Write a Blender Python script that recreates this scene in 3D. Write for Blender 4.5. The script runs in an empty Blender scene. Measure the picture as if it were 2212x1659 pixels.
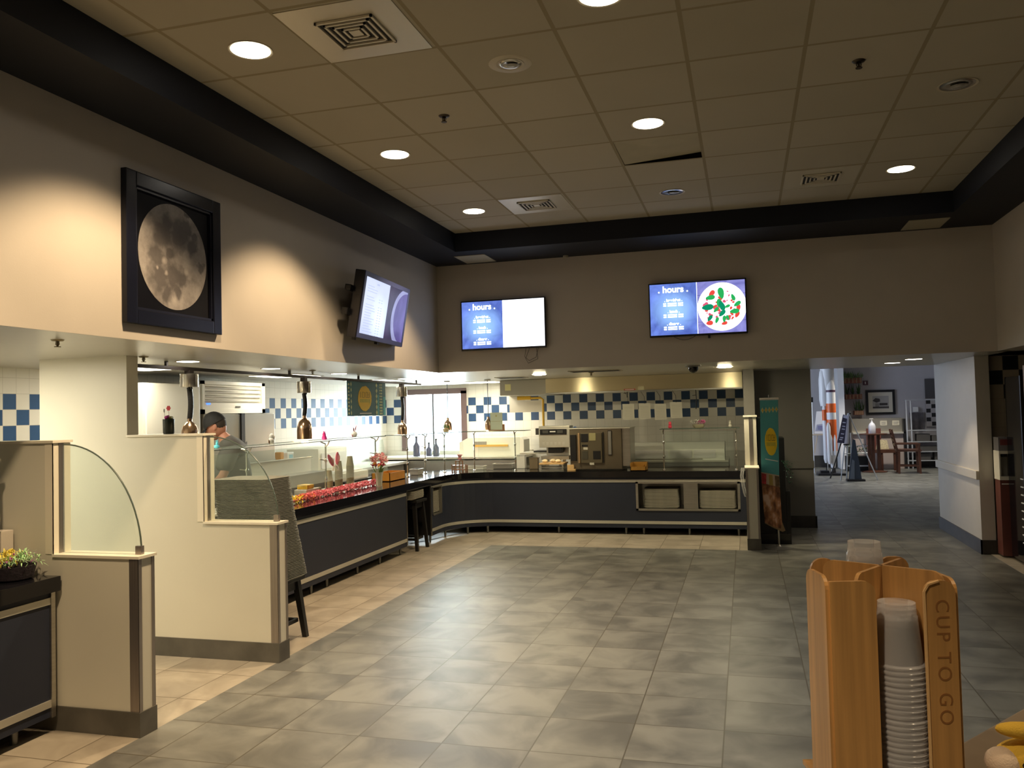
import bpy, bmesh, math, random
from mathutils import Vector, Matrix
random.seed(7)
PI = math.pi
SC = bpy.context.scene
COL = SC.collection

# ---------------------------------------------------------------- camera
YAW, PIT, ROL, FPX = -0.27242, 0.03348, -0.02512, 1798.58
def cam_axes():
    f = Vector((math.sin(YAW)*math.cos(PIT), math.cos(YAW)*math.cos(PIT), math.sin(PIT)))
    r = Vector((math.cos(YAW), -math.sin(YAW), 0)); u = r.cross(f)
    r2 = r*math.cos(ROL)+u*math.sin(ROL); u2 = u*math.cos(ROL)-r*math.sin(ROL)
    return r2, u2, f
_r, _u, _f = cam_axes()
cd = bpy.data.cameras.new('camera'); cam = bpy.data.objects.new('camera', cd); COL.objects.link(cam)
cd.sensor_fit = 'HORIZONTAL'; cd.sensor_width = 36.0; cd.lens = 36.0*FPX/2212.0; cd.clip_start = 0.05; cd.clip_end = 200
cam.matrix_world = Matrix(((_r.x, _u.x, -_f.x, 0), (_r.y, _u.y, -_f.y, 0), (_r.z, _u.z, -_f.z, 1.63), (0, 0, 0, 1)))
SC.camera = cam

# ---------------------------------------------------------------- world, exposure
w = bpy.data.worlds.new('world'); SC.world = w; w.use_nodes = True
w.node_tree.nodes['Background'].inputs[0].default_value = (0.75, 0.86, 1.0, 1)
w.node_tree.nodes['Background'].inputs[1].default_value = 4.0
SC.view_settings.view_transform = 'Standard'; SC.view_settings.look = 'None'
SC.view_settings.gamma = 1; SC.view_settings.exposure = EXPO = 0.0
SC.view_settings.use_curve_mapping = False

# ---------------------------------------------------------------- room dimensions
CZ = 3.52            # grid ceiling height
ZB = 3.325           # underside of the dark beam
ZS = 2.10            # low ceiling over the serving lines
XL, YB, XR = -3.377, 8.98, 2.36
BX, BY, BR = -2.88, 8.23, 1.86
KX, KY = -5.86, 13.0 # kitchen walls
YN = -3.0            # wall behind the camera
WARM = (1.0, 0.74, 0.44); WARM2 = (1.0, 0.80, 0.55); NEUT = (1.0, 0.93, 0.80); COOL = (0.62, 0.70, 1.0)

# ---------------------------------------------------------------- large lights
def light(kind, name, loc, power, color, size=None, size_y=None, rot=(0, 0, 0), angle=None, blend=None):
    d = bpy.data.lights.new(name, kind); d.energy = power; d.color = color
    if kind == 'AREA':
        d.size = size
        if size_y: d.shape = 'RECTANGLE'; d.size_y = size_y
    else:
        d.shadow_soft_size = size or 0.05
    if kind == 'SPOT':
        d.spot_size = math.radians(angle); d.spot_blend = blend
    o = bpy.data.objects.new(name, d); COL.objects.link(o); o.location = loc; o.rotation_euler = rot
    return o
# daylight through the kitchen window and through the windows of the far room
light('AREA', 'kitchen_window_daylight', (-4.98, KY+0.35, 1.45), 130, (0.86, 0.93, 1.0), 1.0, 1.1, (-PI/2, 0, 0))
light('AREA', 'far_room_daylight', (-2.8, 18.0, 2.0), 190, COOL, 5.0, 2.2, (0, -PI/2, 0))

# ---------------------------------------------------------------- materials
MATS = {}
def nodes(m):
    m.use_nodes = True; nt = m.node_tree; return nt, nt.nodes['Principled BSDF']
def mat(name, col, rough=0.5, metal=0.0, var=0.0, vscale=6.0, bump=0.0, bscale=40.0, emit=None, estr=0.0, trans=0.0, alpha=1.0, spec=0.5, coat=0.0, stretch=None, aniso=0):
    if name in MATS: return MATS[name]
    m = bpy.data.materials.new(name); nt, b = nodes(m)
    b.inputs['Base Color'].default_value = (*col, 1); b.inputs['Roughness'].default_value = rough
    b.inputs['Metallic'].default_value = metal; b.inputs['Specular IOR Level'].default_value = spec
    b.inputs['Transmission Weight'].default_value = trans; b.inputs['Alpha'].default_value = alpha
    b.inputs['Coat Weight'].default_value = coat
    if aniso: b.inputs['Anisotropic'].default_value = aniso
    tc = nt.nodes.new('ShaderNodeTexCoord'); mp = nt.nodes.new('ShaderNodeMapping')
    nt.links.new(tc.outputs['Object'], mp.inputs[0])
    if stretch: mp.inputs['Scale'].default_value = stretch
    if var > 0:
        n = nt.nodes.new('ShaderNodeTexNoise'); n.inputs['Scale'].default_value = vscale; n.inputs['Detail'].default_value = 6
        nt.links.new(mp.outputs[0], n.inputs[0])
        cr = nt.nodes.new('ShaderNodeValToRGB'); nt.links.new(n.outputs[0], cr.inputs[0])
        cr.color_ramp.elements[0].position = 0.3; cr.color_ramp.elements[1].position = 0.7
        cr.color_ramp.elements[0].color = (*[c*(1-var) for c in col], 1)
        cr.color_ramp.elements[1].color = (*[min(1, c*(1+var)) for c in col], 1)
        nt.links.new(cr.outputs[0], b.inputs['Base Color'])
    if bump > 0:
        n = nt.nodes.new('ShaderNodeTexNoise'); n.inputs['Scale'].default_value = bscale; n.inputs['Detail'].default_value = 4
        nt.links.new(mp.outputs[0], n.inputs[0])
        bp = nt.nodes.new('ShaderNodeBump'); bp.inputs['Strength'].default_value = bump; bp.inputs['Distance'].default_value = 0.004
        nt.links.new(n.outputs[0], bp.inputs['Height']); nt.links.new(bp.outputs[0], b.inputs['Normal'])
    if emit:
        b.inputs['Emission Color'].default_value = (*emit, 1); b.inputs['Emission Strength'].default_value = estr
    MATS[name] = m; return m

def clear(name, col, fac, rough=0.1, edge=0.45):
    """thin clear plastic or glass: mostly see-through with a glossy body"""
    if name in MATS: return MATS[name]
    m = bpy.data.materials.new(name); nt, b = nodes(m)
    b.inputs['Base Color'].default_value = (*col, 1); b.inputs['Roughness'].default_value = rough
    t = nt.nodes.new('ShaderNodeBsdfTransparent'); t.inputs[0].default_value = (*[0.5+0.5*c for c in col], 1)
    lw = nt.nodes.new('ShaderNodeLayerWeight'); lw.inputs[0].default_value = 0.35
    mr = nt.nodes.new('ShaderNodeMapRange'); mr.inputs['To Min'].default_value = fac; mr.inputs['To Max'].default_value = min(1, fac+edge)
    nt.links.new(lw.outputs['Fresnel'], mr.inputs['Value'])
    mx = nt.nodes.new('ShaderNodeMixShader'); nt.links.new(mr.outputs[0], mx.inputs[0])
    nt.links.new(t.outputs[0], mx.inputs[1]); nt.links.new(b.outputs[0], mx.inputs[2])
    nt.links.new(mx.outputs[0], nt.nodes['Material Output'].inputs[0])
    MATS[name] = m; return m

def math_node(nt, op, a, b=None):
    n = nt.nodes.new('ShaderNodeMath'); n.operation = op
    for i, v in enumerate((a, b)):
        if v is None: continue
        if isinstance(v, (int, float)): n.inputs[i].default_value = v
        else: nt.links.new(v, n.inputs[i])
    return n.outputs[0]

def grid_mat(name, cols, line, size, org, axes, lw, rough=0.5, cell_var=0.15, cloud=0.0, cloud_scale=1.5, check=None, bump=0.3, spec=0.5, rough_var=0.0):
    """square tiles from world position. axes: which two world axes span the surface. check=(lo, hi, colour): rows lo..hi alternate"""
    if name in MATS: return MATS[name]
    m = bpy.data.materials.new(name); nt, b = nodes(m); L = nt.links
    g = nt.nodes.new('ShaderNodeNewGeometry'); s = nt.nodes.new('ShaderNodeSeparateXYZ'); L.new(g.outputs['Position'], s.inputs[0])
    A = s.outputs[axes[0]]; B = s.outputs[axes[1]]
    ua = math_node(nt, 'DIVIDE', math_node(nt, 'SUBTRACT', A, org[0]), size); ub = math_node(nt, 'DIVIDE', math_node(nt, 'SUBTRACT', B, org[1]), size)
    fa = math_node(nt, 'FLOOR', ua); fb = math_node(nt, 'FLOOR', ub)
    ra = math_node(nt, 'SUBTRACT', ua, fa); rb = math_node(nt, 'SUBTRACT', ub, fb)
    da = math_node(nt, 'MINIMUM', ra, math_node(nt, 'SUBTRACT', 1.0, ra)); db = math_node(nt, 'MINIMUM', rb, math_node(nt, 'SUBTRACT', 1.0, rb))
    d = math_node(nt, 'MINIMUM', da, db)
    isline = math_node(nt, 'LESS_THAN', d, lw/size/2)
    cx = nt.nodes.new('ShaderNodeCombineXYZ'); L.new(fa, cx.inputs[0]); L.new(fb, cx.inputs[1])
    wn = nt.nodes.new('ShaderNodeTexWhiteNoise'); L.new(cx.outputs[0], wn.inputs[0])
    base = nt.nodes.new('ShaderNodeMixRGB'); base.inputs[1].default_value = (*cols[0], 1); base.inputs[2].default_value = (*cols[1], 1)
    if cloud > 0:
        # every tile carries its own piece of the clouded glaze
        off = nt.nodes.new('ShaderNodeVectorMath'); off.operation = 'MULTIPLY_ADD'
        L.new(wn.outputs['Color'], off.inputs[0]); off.inputs[1].default_value = (7, 7, 7); L.new(g.outputs['Position'], off.inputs[2])
        n = nt.nodes.new('ShaderNodeTexNoise'); n.inputs['Scale'].default_value = cloud_scale; n.inputs['Detail'].default_value = 5; n.inputs['Distortion'].default_value = 0.6
        L.new(off.outputs[0], n.inputs[0])
        mr = nt.nodes.new('ShaderNodeMapRange'); mr.inputs['From Min'].default_value = 0.36; mr.inputs['From Max'].default_value = 0.64
        L.new(n.outputs[0], mr.inputs['Value'])
        f = math_node(nt, 'ADD', math_node(nt, 'MULTIPLY', mr.outputs[0], cloud), math_node(nt, 'MULTIPLY', wn.outputs['Value'], 1-cloud))
        L.new(f, base.inputs[0])
    else:
        L.new(math_node(nt, 'MULTIPLY', wn.outputs['Value'], cell_var), base.inputs[0])
    cur = base.outputs[0]
    if check:
        lo, hi, cc = check[:3]
        par = math_node(nt, 'MODULO', math_node(nt, 'ABSOLUTE', math_node(nt, 'ADD', fa, fb)), 2)
        odd = math_node(nt, 'GREATER_THAN', par, 0.5)
        inr = math_node(nt, 'MULTIPLY', math_node(nt, 'GREATER_THAN', fb, lo-0.5), math_node(nt, 'LESS_THAN', fb, hi+0.5))
        mk = math_node(nt, 'MULTIPLY', odd, inr)
        mx = nt.nodes.new('ShaderNodeMixRGB'); L.new(mk, mx.inputs[0]); L.new(cur, mx.inputs[1]); mx.inputs[2].default_value = (*cc, 1); cur = mx.outputs[0]
    mx = nt.nodes.new('ShaderNodeMixRGB'); L.new(isline, mx.inputs[0]); L.new(cur, mx.inputs[1]); mx.inputs[2].default_value = (*line, 1)
    L.new(mx.outputs[0], b.inputs['Base Color']); b.inputs['Roughness'].default_value = rough; b.inputs['Specular IOR Level'].default_value = spec
    if bump > 0:
        bp = nt.nodes.new('ShaderNodeBump'); bp.inputs['Strength'].default_value = bump; bp.inputs['Distance'].default_value = 0.003
        L.new(math_node(nt, 'SUBTRACT', 1.0, isline), bp.inputs['Height']); L.new(bp.outputs[0], b.inputs['Normal'])
    MATS[name] = m; return m

paint_shaded = mat('passage_rear_shaded_paint', (0.19, 0.182, 0.165), 0.55, var=0.03, vscale=3)  # grey paint darkened, the unlit look of these walls put into its colour
paint = mat('wall_paint_greige', (0.49, 0.445, 0.38), 0.55, var=0.03, vscale=3, bump=0.08, bscale=150)
soffit_paint = mat('low_ceiling_paint', (0.44, 0.42, 0.36), 0.30, var=0.02, bump=0.03, bscale=30, spec=0.5)
beam_paint = mat('beam_navy_paint', (0.011, 0.013, 0.019), 0.6, spec=0.25)
purple_paint = mat('far_wall_paint', (0.46, 0.44, 0.46), 0.6, var=0.02)
ceil_mat = grid_mat('ceiling_tile_grid', ((0.40, 0.365, 0.28), (0.46, 0.42, 0.33)), (0.30, 0.26, 0.17), 0.61, (-2.682, 3.987), (0, 1), 0.022, rough=0.85, cloud=0.35, cloud_scale=0.9, bump=0.5, spec=0.2)
floor_mat = grid_mat('slate_floor_tile', ((0.082, 0.082, 0.075), (0.205, 0.204, 0.180)), (0.07, 0.062, 0.045), 0.449, (-1.503, 6.164), (0, 1), 0.007, rough=0.42, cloud=0.8, cloud_scale=3.2, spec=0.5)
beige_mat = grid_mat('beige_floor_tile', ((0.27, 0.232, 0.178), (0.43, 0.38, 0.30)), (0.14, 0.115, 0.08), 0.449, (-3.06-0.2, 6.02), (0, 1), 0.007, rough=0.42, cloud=0.8, cloud_scale=3.2)
BLUE = (0.050, 0.110, 0.235)
ktile_l = grid_mat('kitchen_wall_tile_side', ((0.80, 0.78, 0.70), (0.84, 0.82, 0.74)), (0.62, 0.60, 0.52), 0.1325, (KY, 1.4875), (1, 2), 0.004, rough=0.32, check=(0, 2, BLUE), spec=0.1)
ktile_b = grid_mat('kitchen_wall_tile_rear', ((0.80, 0.78, 0.70), (0.84, 0.82, 0.74)), (0.62, 0.60, 0.52), 0.1325, (KX+0.015, 1.4875), (0, 2), 0.004, rough=0.3, check=(0, 2, (0.030, 0.075, 0.17)))
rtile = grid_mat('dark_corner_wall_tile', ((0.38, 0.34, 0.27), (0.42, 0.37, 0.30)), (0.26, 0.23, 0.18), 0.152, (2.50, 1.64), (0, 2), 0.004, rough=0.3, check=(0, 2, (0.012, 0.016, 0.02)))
base_tile = mat('baseboard_tile', (0.105, 0.098, 0.082), 0.4, var=0.3, vscale=5)
dark_base = mat('dark_baseboard_tile', (0.04, 0.037, 0.033), 0.45, var=0.3, vscale=5)
lam = mat('partition_laminate', (0.66, 0.635, 0.53), 0.42, var=0.02, vscale=2)
lam_cap = mat('partition_cap_white', (0.80, 0.75, 0.62), 0.35)
guard = mat('brushed_corner_guard', (0.38, 0.34, 0.31), 0.38, 0.9, var=0.1, vscale=4, stretch=(30, 30, 0.5))
steel = mat('brushed_steel', (0.56, 0.54, 0.49), 0.30, 1.0, var=0.08, vscale=4, stretch=(1, 1, 25))
steel_d = mat('dull_steel', (0.36, 0.35, 0.32), 0.42, 0.9, var=0.12, vscale=3)
steel_l = mat('pale_satin_steel', (0.66, 0.64, 0.56), 0.45, 0.7, var=0.05, vscale=3)
chrome = mat('chrome', (0.62, 0.60, 0.56), 0.12, 1.0)
copper = mat('copper_shade', (0.62, 0.42, 0.28), 0.20, 1.0, var=0.08, vscale=9)
black = mat('black_gloss', (0.006, 0.006, 0.008), 0.08, spec=0.5)
black_s = mat('black_satin', (0.010, 0.010, 0.011), 0.35)
black_w = mat('black_stained_wood', (0.012, 0.011, 0.010), 0.4, var=0.2, vscale=20, stretch=(1, 1, 0.1))
navy = mat('navy_counter_laminate', (0.016, 0.021, 0.039), 0.55, var=0.06, vscale=3)
tray_m = mat('grey_plastic_tray', (0.21, 0.215, 0.185), 0.5, var=0.1, vscale=20, bump=0.2, bscale=200)
tray_lit = mat('brightened_grey_tray', (0.42, 0.40, 0.33), 0.5, var=0.1, vscale=20)  # paler copy of the tray grey, making up for unlit niches
glass = clear('counter_guard_glass', (0.90, 0.97, 0.94), 0.015, 0.02, 0.22)
cup_m = clear('clear_plastic_cup', (0.95, 0.93, 0.92), 0.22, 0.14)
white_p = mat('white_plastic', (0.80, 0.79, 0.76), 0.35)
white_e = mat('white_enamel', (0.82, 0.80, 0.70), 0.4)
paper = mat('paper', (0.72, 0.70, 0.60), 0.7)
bamboo = mat('bamboo_wood', (0.56, 0.30, 0.10), 0.33, var=0.22, vscale=3.0, stretch=(22, 22, 0.7), coat=0.15)
bamboo_e = mat('bamboo_edge', (0.72, 0.45, 0.20), 0.4)

# ---------------------------------------------------------------- geometry helpers
class MB:
    """collects shapes; build() links them as ONE mesh object"""
    def __init__(s): s.bm = bmesh.new(); s.mi = 0
    def _f(s, vs):
        try:
            f = s.bm.faces.new(vs); f.material_index = s.mi; return f
        except ValueError: return None
    def box(s, x0, x1, y0, y1, z0, z1, M=None, bev=0):
        P = [Vector((x, y, z)) for z in (z0, z1) for y in (y0, y1) for x in (x0, x1)]
        if M: P = [M @ p for p in P]
        v = [s.bm.verts.new(p) for p in P]
        F = [s._f([v[i] for i in q]) for q in ((0, 2, 3, 1), (4, 5, 7, 6), (0, 1, 5, 4), (2, 6, 7, 3), (0, 4, 6, 2), (1, 3, 7, 5))]
        if bev:
            es = list({e for f in F for e in f.edges})
            r = bmesh.ops.bevel(s.bm, geom=es, offset=bev, segments=2, profile=0.7, affect='EDGES')
            for f in r['faces']: f.material_index = s.mi
        return s
    def quad(s, *pts): s._f([s.bm.verts.new(p) for p in pts]); return s
    def prism(s, pts, axis, a, b):
        """closed 2D outline extruded along axis from a to b"""
        def P(p, t):
            if axis == 'z': return (p[0], p[1], t)
            if axis == 'y': return (p[0], t, p[1])
            return (t, p[0], p[1])
        A = [s.bm.verts.new(P(p, a)) for p in pts]; B = [s.bm.verts.new(P(p, b)) for p in pts]
        s._f(A); s._f(B[::-1])
        n = len(pts)
        for i in range(n): s._f([A[i], B[i], B[(i+1) % n], A[(i+1) % n]])
        return s
    def ring(s, c, ax1, ax2, r1, r2, n):
        return [s.bm.verts.new(c+ax1*(r1*math.cos(2*PI*i/n))+ax2*(r2*math.sin(2*PI*i/n))) for i in range(n)]
    def tube(s, pts, r, n=10, cap=True):
        pts = [Vector(p) for p in pts]; rings = []
        prev = None
        for i, p in enumerate(pts):
            t = (pts[min(i+1, len(pts)-1)]-pts[max(i-1, 0)]).normalized()
            if prev is None:
                a = t.orthogonal().normalized()
            else:
                a = (prev-t*prev.dot(t)); a = a.normalized() if a.length > 1e-6 else t.orthogonal().normalized()
            prev = a; b = t.cross(a)
            rr = r[i] if isinstance(r, (list, tuple)) else r
            rings.append(s.ring(p, a, b, rr, rr, n))
        for A, B in zip(rings, rings[1:]):
            for i in range(n): s._f([A[i], A[(i+1) % n], B[(i+1) % n], B[i]])
        if cap: s._f(rings[0][::-1]); s._f(rings[-1])
        return s
    def lathe(s, prof, c=(0, 0, 0), n=24, cap=True, sx=1, sy=1):
        c = Vector(c); rings = [s.ring(c+Vector((0, 0, z)), Vector((1, 0, 0)), Vector((0, 1, 0)), max(r, 1e-4)*sx, max(r, 1e-4)*sy, n) for r, z in prof]
        for A, B in zip(rings, rings[1:]):
            for i in range(n): s._f([A[i], A[(i+1) % n], B[(i+1) % n], B[i]])
        if cap: s._f(rings[0][::-1]); s._f(rings[-1])
        return s
    def ball(s, c, r, n=10, M=None):
        """ellipsoid; r is a number or three radii"""
        rr = Vector(r) if isinstance(r, (tuple, list)) else Vector((r, r, r))
        T = Matrix.Translation(Vector(c)) @ (M.to_4x4() if M else Matrix.Identity(4)) @ Matrix.Diagonal((*rr, 1))
        k = bmesh.ops.create_uvsphere(s.bm, u_segments=n, v_segments=max(4, n//2+2), radius=1.0, matrix=T)
        for v in k['verts']:
            for f in v.link_faces: f.material_index = s.mi
        return s
    def leaf(s, base, tip, wid, up=(0, 0, 1), bend=0.0):
        b = Vector(base); t = Vector(tip); d = t-b; sd = d.cross(Vector(up))
        sd = sd.normalized() if sd.length > 1e-6 else Vector((1, 0, 0)); U = Vector(up)*bend
        m = b+d*0.45+U
        v = [s.bm.verts.new(p) for p in (b, m-sd*wid, t, m+sd*wid)]; s._f(v); return s
    def build(s, name, mats, parent=None, smooth=False, at=None):
        me = bpy.data.meshes.new(name); 
        bmesh.ops.recalc_face_normals(s.bm, faces=s.bm.faces[:])
        s.bm.to_mesh(me); s.bm.free()
        for m in (mats if isinstance(mats, (list, tuple)) else [mats]): me.materials.append(m)
        if smooth:
            for p in me.polygons: p.use_smooth = True
            try: me.set_sharp_from_angle(angle=math.radians(42))
            except Exception: pass
        o = bpy.data.objects.new(name, me); COL.objects.link(o)
        if at is not None:
            o.location = at; me.transform(Matrix.Translation(-Vector(at)))
        if parent:
            o.parent = parent
            if at is not None: o.location = Vector(at)
        return o
def tag(o, label, cat, group=None, kind=None):
    o['label'] = label; o['category'] = cat
    if group: o['group'] = group
    if kind: o['kind'] = kind
    return o
def thing(name, label, cat, loc=(0, 0, 0), rz=0, group=None):
    o = bpy.data.objects.new(name, None); COL.objects.link(o); o.location = loc; o.rotation_euler = (0, 0, rz)
    return tag(o, label, cat, group)
def struct(name, mb, m, **k):
    o = mb.build(name, m, **k) if not k.get('parent') else mb.build(name, m, **k)
    if not k.get('parent'): o['kind'] = 'structure'
    return o
def dup(root, loc=None, rz=None, label=None, group=None):
    r = root.copy(); COL.objects.link(r)
    if loc is not None: r.location = loc
    if rz is not None: r.rotation_euler = (0, 0, rz)
    if label: r['label'] = label
    if group: r['group'] = group
    for ch in list(root.children):
        c = ch.copy(); COL.objects.link(c); c.parent = r
        for g in list(ch.children):
            d = g.copy(); COL.objects.link(d); d.parent = c
    return r
def text(name, s, size, M, m, parent, depth=0.0008, align='CENTER', space=1.0, sx=1.0, bold=0.0, world=False):
    cu = bpy.data.curves.new(name, 'FONT'); cu.body = s; cu.size = size; cu.align_x = align; cu.align_y = 'CENTER'
    cu.extrude = depth; cu.space_character = space; cu.offset = bold
    o = bpy.data.objects.new(name, cu); COL.objects.link(o)
    bpy.context.view_layer.update()
    me = bpy.data.meshes.new_from_object(o.evaluated_get(bpy.context.evaluated_depsgraph_get()))
    bpy.data.objects.remove(o); bpy.data.curves.remove(cu)
    me.transform(M @ Matrix.Diagonal((sx, 1, 1, 1))); me.materials.clear(); me.materials.append(m)
    o = bpy.data.objects.new(name, me); COL.objects.link(o); o.parent = parent
    if world: o.matrix_parent_inverse = parent.matrix_basis.inverted()
    return o
def frame_on(origin, right, up):
    """matrix whose x axis runs along right and y axis along up: flat art laid on a surface"""
    r = Vector(right).normalized(); u = Vector(up).normalized(); n = r.cross(u)
    return Matrix(((r.x, u.x, n.x, origin[0]), (r.y, u.y, n.y, origin[1]), (r.z, u.z, n.z, origin[2]), (0, 0, 0, 1)))
def RZ(a): return Matrix.Rotation(a, 4, 'Z')
def TR(x, y, z): return Matrix.Translation((x, y, z))

# ---------------------------------------------------------------- floor
b = MB()
b.quad((-3.06, YN, 0), (5.6, YN, 0), (5.6, 9.83, 0), (-3.06, 9.83, 0))
b.quad((0.0, 9.83, 0), (7.0, 9.83, 0), (7.0, 23.2, 0), (0.0, 23.2, 0))
b.quad((-3.2, 13.3, 0), (0.0, 13.3, 0), (0.0, 23.2, 0), (-3.2, 23.2, 0))
b.mi = 1
b.quad((KX-.15, YN, 0), (-3.06, YN, 0), (-3.06, KY+.15, 0), (KX-.15, KY+.15, 0))
b.quad((-3.06, 9.83, 0), (0, 9.83, 0), (0, KY+.15, 0), (-3.06, KY+.15, 0))
struct('floor', b, [floor_mat, beige_mat])
b = MB(); b.box(2.44, 5.6, 8.2, 9.95, 0.0005, 0.004); struct('floor', b, beige_mat)   # pale strip in front of the right hand wall

# ---------------------------------------------------------------- grid ceiling, with one tile ajar
hx0, hx1, hy0, hy1 = -0.852+.011, -0.242-.011, 5.817+.011, 6.427-.011
b = MB()
for x0, x1, y0, y1 in ((-3.0, hx0, YN, 8.4), (hx1, 2.0, YN, 8.4), (hx0, hx1, YN, hy0), (hx0, hx1, hy1, 8.4)):
    b.quad((x0, y0, CZ), (x0, y1, CZ), (x1, y1, CZ), (x1, y0, CZ))
struct('ceiling', b, ceil_mat)
b = MB()
b.box(hx0-.15, hx1+.15, hy0-.15, hy1+.15, CZ+.30, CZ+.32)
for q in ((hx0-.16, hx0-.15, hy0-.15, hy1+.15), (hx1+.15, hx1+.16, hy0-.15, hy1+.15), (hx0-.15, hx1+.15, hy0-.16, hy0-.15), (hx0-.15, hx1+.15, hy1+.15, hy1+.16)):
    b.box(*q, CZ+.001, CZ+.31)
struct('ceiling', b, mat('ceiling_void', (0.05, 0.045, 0.035), 0.9))
b = MB()
zz = [CZ+.002, CZ+.002, CZ+.040, CZ+.004]  # near left, near right, far right, far left
P = [(hx0, hy0), (hx1, hy0), (hx1-.002, hy1-.012), (hx0+.002, hy1-.002)]
lo = [b.bm.verts.new((x, y, z)) for (x, y), z in zip(P, zz)]; hi = [b.bm.verts.new((x, y, z+.015)) for (x, y), z in zip(P, zz)]
b._f(lo); b._f(hi[::-1])
for i in range(4): b._f([lo[i], lo[(i+1) % 4], hi[(i+1) % 4], hi[i]])
o = b.build('ceiling_tile', mat('loose_ceiling_tile', (0.42, 0.38, 0.27), 0.9, var=0.06))
tag(o, 'loose ceiling tile tipped up in its grid, leaving a dark wedge gap', 'ceiling tile')

# dark beam round the edge of the ceiling
b = MB()
b.box(XL, BX, YN, YB, ZB, CZ+.03); b.box(BX, BR, BY, YB, ZB, CZ+.03); b.box(BR, XR, YN, YB, ZB, CZ+.03)
struct('trim_1', b, beam_paint)

# upper walls
b = MB(); b.box(XL-.12, XL, YN, YB+.12, ZS, ZB+.1); struct('wall_left', b, [paint])
b = MB(); b.box(XL, XR, YB, YB+.12, ZS, ZB+.1); struct('wall_rear', b, [paint])
b = MB(); b.box(XR, XR+.12, YN, YB+.12, ZS, ZB+.1); struct('wall_right', b, [paint])
b = MB(); b.box(KX-.15, 5.7, YN-.1, YN, 0, CZ+.1); struct('wall_front', b, [paint])

# low ceiling above the serving lines and the passage
b = MB()
b.box(KX-.15, XL-.12, YN, KY+.15, ZS, ZS+.12); b.box(XL-.12, 0.0, YB+.12, KY+.15, ZS, ZS+.12)
b.box(0.0, 3.7, YB+.12, 11.84, ZS, ZS+.12); b.box(XR+.12, 5.7, YN, 10.1, ZS, ZS+.12)
b.box(XL-.12, XL-.001, YN, YB+.12, ZS-.0005, ZS+.01); b.box(XL-.12, XR+.12, YB+.001, YB+.12, ZS-.0005, ZS+.01); b.box(XR+.001, XR+.12, YN, YB+.12, ZS-.0005, ZS+.01)
struct('ceiling', b, [soffit_paint])

# kitchen walls, with the window opening in the rear one
WX0, WX1, WZ0, WZ1 = -5.52, -4.46, 0.80, 2.0
b = MB(); b.box(KX-.12, KX, YN, KY+.12, 0, ZS+.05); struct('wall_kitchen_left', b, ktile_l)
b = MB()
b.box(KX, WX0, KY, KY+.12, 0, ZS+.05); b.box(WX1, 0.0, KY, KY+.12, 0, ZS+.05)
b.box(WX0, WX1, KY, KY+.12, 0, WZ0); b.box(WX0, WX1, KY, KY+.12, WZ1, ZS+.05)
struct('wall_kitchen_rear', b, ktile_b)
frame_m = mat('window_frame_mauve', (0.16, 0.105, 0.10), 0.5)
b = MB(); t = .045
for q in ((WX0-t, WX0+t, WZ0, WZ1), (WX1-t, WX1+t, WZ0, WZ1), (WX0-t, WX1+t, WZ1-t, WZ1+t), (WX0-t, WX1+t, WZ0-t, WZ0+t*.6)):
    b.box(q[0], q[1], KY-.03, KY+.06, q[2], q[3])
wf = struct('window_1', b, frame_m)
b = MB(); b.box(-5.02, -4.995, KY+.0, KY+.04, WZ0, WZ1); b.build('mullion', mat('mullion_grey', (0.10, 0.10, 0.11), 0.5), wf)
b = MB(); b.box(WX0, WX1, KY+.045, KY+.05, WZ0, WZ1); b.build('pane', glass, wf)

# wall with the passage: rear pillar, side and far room shell
b = MB(); b.box(0.0, 0.845, 11.72, 11.84, 0, ZS+.05); struct('wall_passage_rear', b, paint_shaded)
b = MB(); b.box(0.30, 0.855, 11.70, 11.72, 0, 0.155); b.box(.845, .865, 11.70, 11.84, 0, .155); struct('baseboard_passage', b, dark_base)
b = MB(); b.box(0.10, 0.85, 11.695, 11.72, 0.785, 0.885); struct('trim_2', b, paint_shaded)
b = MB(); b.box(2.365, 2.50, 9.87, 11.84, 0, ZS+.02); struct('wall_passage_right', b, mat('passage_wall_paint', (0.60, 0.57, 0.52), 0.45, var=0.02))
b = MB(); b.box(2.335, 2.365, 9.87, 11.84, 0.785, 0.878, bev=.006); struct('trim_3', b, mat('chair_rail', (0.66, 0.62, 0.54), 0.4))
b = MB(); b.box(2.35, 2.365, 9.855, 11.84, 0, 0.15); b.box(2.35, 2.52, 9.855, 9.87, 0, 0.15); struct('baseboard_right', b, dark_base)
b = MB(); b.box(2.50, 5.7, 9.95, 10.07, 0, ZS+.02); struct('wall_corner_tiled', b, rtile)
b = MB(); b.box(5.6, 5.7, YN, 10.0, 0, ZS+.02); struct('wall_far_right', b, paint)
b = MB(); b.box(2.50, 5.6, 11.72, 11.84, 0, 3.1); b.box(5.6, 6.6, 11.72, 11.84, 0, 3.1); struct('wall_room_right', b, purple_paint)
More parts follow.
